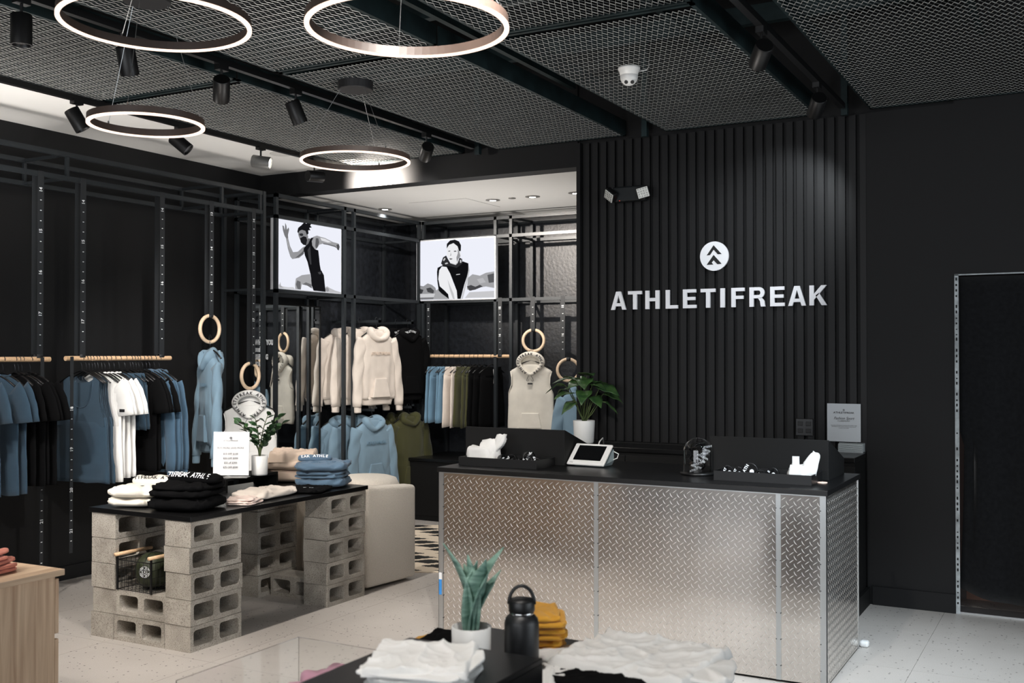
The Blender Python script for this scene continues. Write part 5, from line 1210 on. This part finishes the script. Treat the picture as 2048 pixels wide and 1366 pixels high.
# ================================================================== DRESSER AND CORAL SHIRTS (bottom left)
r_ = thing('wooden_dresser', 'pale oak chest of drawers at the lower left edge', 'dresser', (-4.40, 2.845, 0), R(1.5))
B(-.75, .735, -.95, -.03, 0, .735).build('carcass', OAK, r_); B(-.77, .757, -.97, .0, .735, .76).build('top_board', OAKT, r_, bevel=.002)
for k in range(3):
    for s in range(2):
        d = B(-.74+s*.74, -.01+s*.74+.005, -.028, -.010, .015+k*.243, .235+k*.243); dd = d.build('drawer_front', OAK, r_, bevel=.002)
for k in range(5): folded(f'coral folded t-shirt, {["bottom","second","third","fourth","top"][k]} of five on the oak dresser', 'shirt', (-3.845+.006*((k*7)%3-1), 2.60+.006*((k*5)%3-1), .76+k*.0175), .22-.01*k, .28-.012*k, .019, F_CORAL, R((12, 3, 14, -4, 6)[k]), 80+k, 1, name='folded_t_shirt')

# ================================================================== FOREGROUND DISPLAY TABLE
r_ = thing('display_table', 'black display table in the foreground holding folded clothes', 'table', (-1.37, 2.2, 0))
B(-.405, .47, -.95, .735, .722, .75).build('tabletop', BTOP, r_, bevel=.002)
for x in (-.38, .40):
    for y in (-.9, .70): B(x, x+.045, y-.02, y+.025, 0, .722).build('leg', BMATTE, r_)
B(-.36, .42, -.88, .70, .18, .20).build('lower_shelf', BMATTE, r_)
r_ = thing('display_riser', 'black bridge riser on the foreground table', 'riser', (-1.42, 2.10, .75))
B(-.16, .235, -.75, .21, .115, .130).build('top_board', BTOP, r_, bevel=.002); B(.217, .235, -.75, .21, 0, .115).build('leg_board', BTOP, r_); B(-.16, -.142, -.75, .21, 0, .115).build('leg_board', BTOP, r_)
FZ = .88
# snake plant
r_ = thing('potted_plant', 'snake plant with upright blades in white pot beside black bottle', 'plant', (-1.445, 2.403, .75))
MB().lathe([(0, 0), (.046, 0), (.050, .006), (.053, .155), (.048, .155), (.046, .138), (0, .138)], 32, cap=False).build('pot', WHC, r_, True)
MB().lathe([(0, .136), (.047, .138)], 20, cap=False).build('soil', SOIL, r_)
for az, lean, h, w, tw in ((205, .075, .245, .034, .6), (190, .02, .19, .030, 1.6), (30, .085, .235, .042, .5), (10, .015, .20, .040, -.3), (60, .09, .165, .022, .8), (240, .01, .215, .036, .2), (345, .055, .21, .036, -.8)):
    a = R(az); rows = []; n = 9
    for i in range(n+1):
        t = i/n; ww = w*1.3*(.55+.7*sin(pi*min(1, t*.9+.12)))*.5*(1 if t < .8 else max(.03, (1-t)/.2)); c = Vector((cos(a)*lean*t*t, sin(a)*lean*t*t, .13+h*t)); th = a+pi/2+tw*t
        rows.append([c+Vector((cos(th)*ww*s, sin(th)*ww*s, 0))+Vector((-sin(th), cos(th), 0))*(abs(s)*ww*.45) for s in (-1, -.5, 0, .5, 1)])
    mb = MB(); mb.add([p for r in rows for p in r], [(i*5+j, i*5+j+1, (i+1)*5+j+1, (i+1)*5+j) for i in range(n) for j in range(4)])
    solid(mb.build('leaf', LEAFS, r_, True), .003)
# bottle
r_ = thing('water_bottle', 'matte black water bottle with loop lid on foreground table', 'bottle', (-1.325, 2.462, .75))
MB().lathe([(0, 0), (.043, 0), (.046, .004), (.046, .165), (.043, .178), (.034, .188), (.030, .190)], 40, cap=False).build('flask', mat('black_powder_bottle', (24, 25, 27), .42), r_, True)
MB().lathe([(.031, .188), (.033, .189), (.033, .196), (.031, .197)], 36, cap=False).build('steel_neck', CHROME, r_, True)
MB().lathe([(.0005, .196), (.034, .196), (.035, .199), (.035, .222), (.032, .228), (.0005, .229)], 36, cap=False).build('lid', BPLA, r_, True)
MB().tube([(.034*cos(R(t)), 0, .215+.048*sin(R(t))) for t in range(0, 181, 12)], .0048, 10).build('loop_handle', BPLA, r_, True, rot=(0, 0, R(24)))
# mustard garments
for k in range(4): folded(f'mustard yellow folded top, {["bottom","second","third","top"][k]} of four behind the black bottle', 'top', (-1.40, 2.70, .75+k*.036), .15, .20, .037, F_MUST, R(25+3*k), 90+k, 2, name='folded_sweater')
folded('mustard and black garment folded flat at the left table edge', 'top', (-1.70, 2.58, .75), .13, .36, .030, F_MUST, R(3), 96, 2, name='folded_sweater')
folded('dark charcoal folded top lying over the mustard garment', 'top', (-1.665, 2.55, .781), .12, .30, .018, F_BLACK, R(3), 97, 1, name='folded_sweater')
# white shirts
rp = random.Random(44)
for k in range(4): folded(f'white folded t-shirt, {["bottom","second","third","fourth"][k]} of five on the foreground riser', 'shirt', (-1.345+rp.uniform(-.01, .01), 2.02+rp.uniform(-.01, .01), FZ+k*.0105), .235+rp.uniform(-.02, .02), .235+rp.uniform(-.02, .02), .0130, F_WHITE, R(22+rp.uniform(-7, 7)), 100+k, 1, name='folded_t_shirt')
draped('white folded t-shirt, rumpled top one of five on the foreground riser', (-1.35, 2.025, FZ+.041), .235, .23, R(24), F_WHITE, 12, .010, False)
draped('large white t-shirt spread over black shirts on the foreground table', (-1.08, 2.70, .792), .40, .36, R(-4), F_WHITE, 2, .016)
folded('small white rolled shirt at the left edge of the large white shirt', 'shirt', (-1.27, 2.53, .765), .12, .30, .026, F_WHITE, R(10), 121, 2, name='folded_t_shirt')
for k in range(2): folded(f'black folded shirt under the large white t-shirt, {["lower","upper"][k]} one', 'shirt', (-1.10, 2.62, .75+k*.021), .36, .40, .022, F_BLACK, R(4), 110+k, 1, name='folded_t_shirt')
folded('dark blue folded shirt inside the foreground riser', 'shirt', (-1.36, 2.0, .75), .22, .30, .03, F_BLUE, R(4), 115, 2, name='folded_t_shirt')
# acrylic case with pink cloth
r_ = thing('acrylic_case', 'clear acrylic case at the bottom edge holding pink cloth', 'display case', (-1.99, 2.30, .40))
GA = mat('thin_clear_acrylic', (250, 252, 252), .03, 0, trans=1)
for q in ((-.17, -.167, -.25, .25, 0, .35), (.167, .17, -.25, .25, 0, .35), (-.167, .167, .247, .25, 0, .35)): B(*q).build('pane', GA, r_)
B(-.17, .17, -.25, .25, -.40, 0).build('plinth', mat('clay_plinth', (120, 100, 90), .8), r_)
mb = MB(); pillow(mb, .26, .16, .16, (0, 0, 0), .7, .7, 40, 16, 5, .016); pk = mb.build('crumpled_cloth', F_PINK, None, True, loc=(-1.90, 2.42, .56), rot=(0, R(-12), R(30)))
tag(pk, 'crumpled dusty pink cloth inside the clear acrylic case', 'cloth')
for k in range(5): folded(f'folded dark cloth filling the acrylic case, {ORD[k]} layer from bottom', 'cloth', (-1.99, 2.30, .402+k*.03), .30, .40, .03, F_BLACK, 0, 130+k, 1, name='folded_cloth')
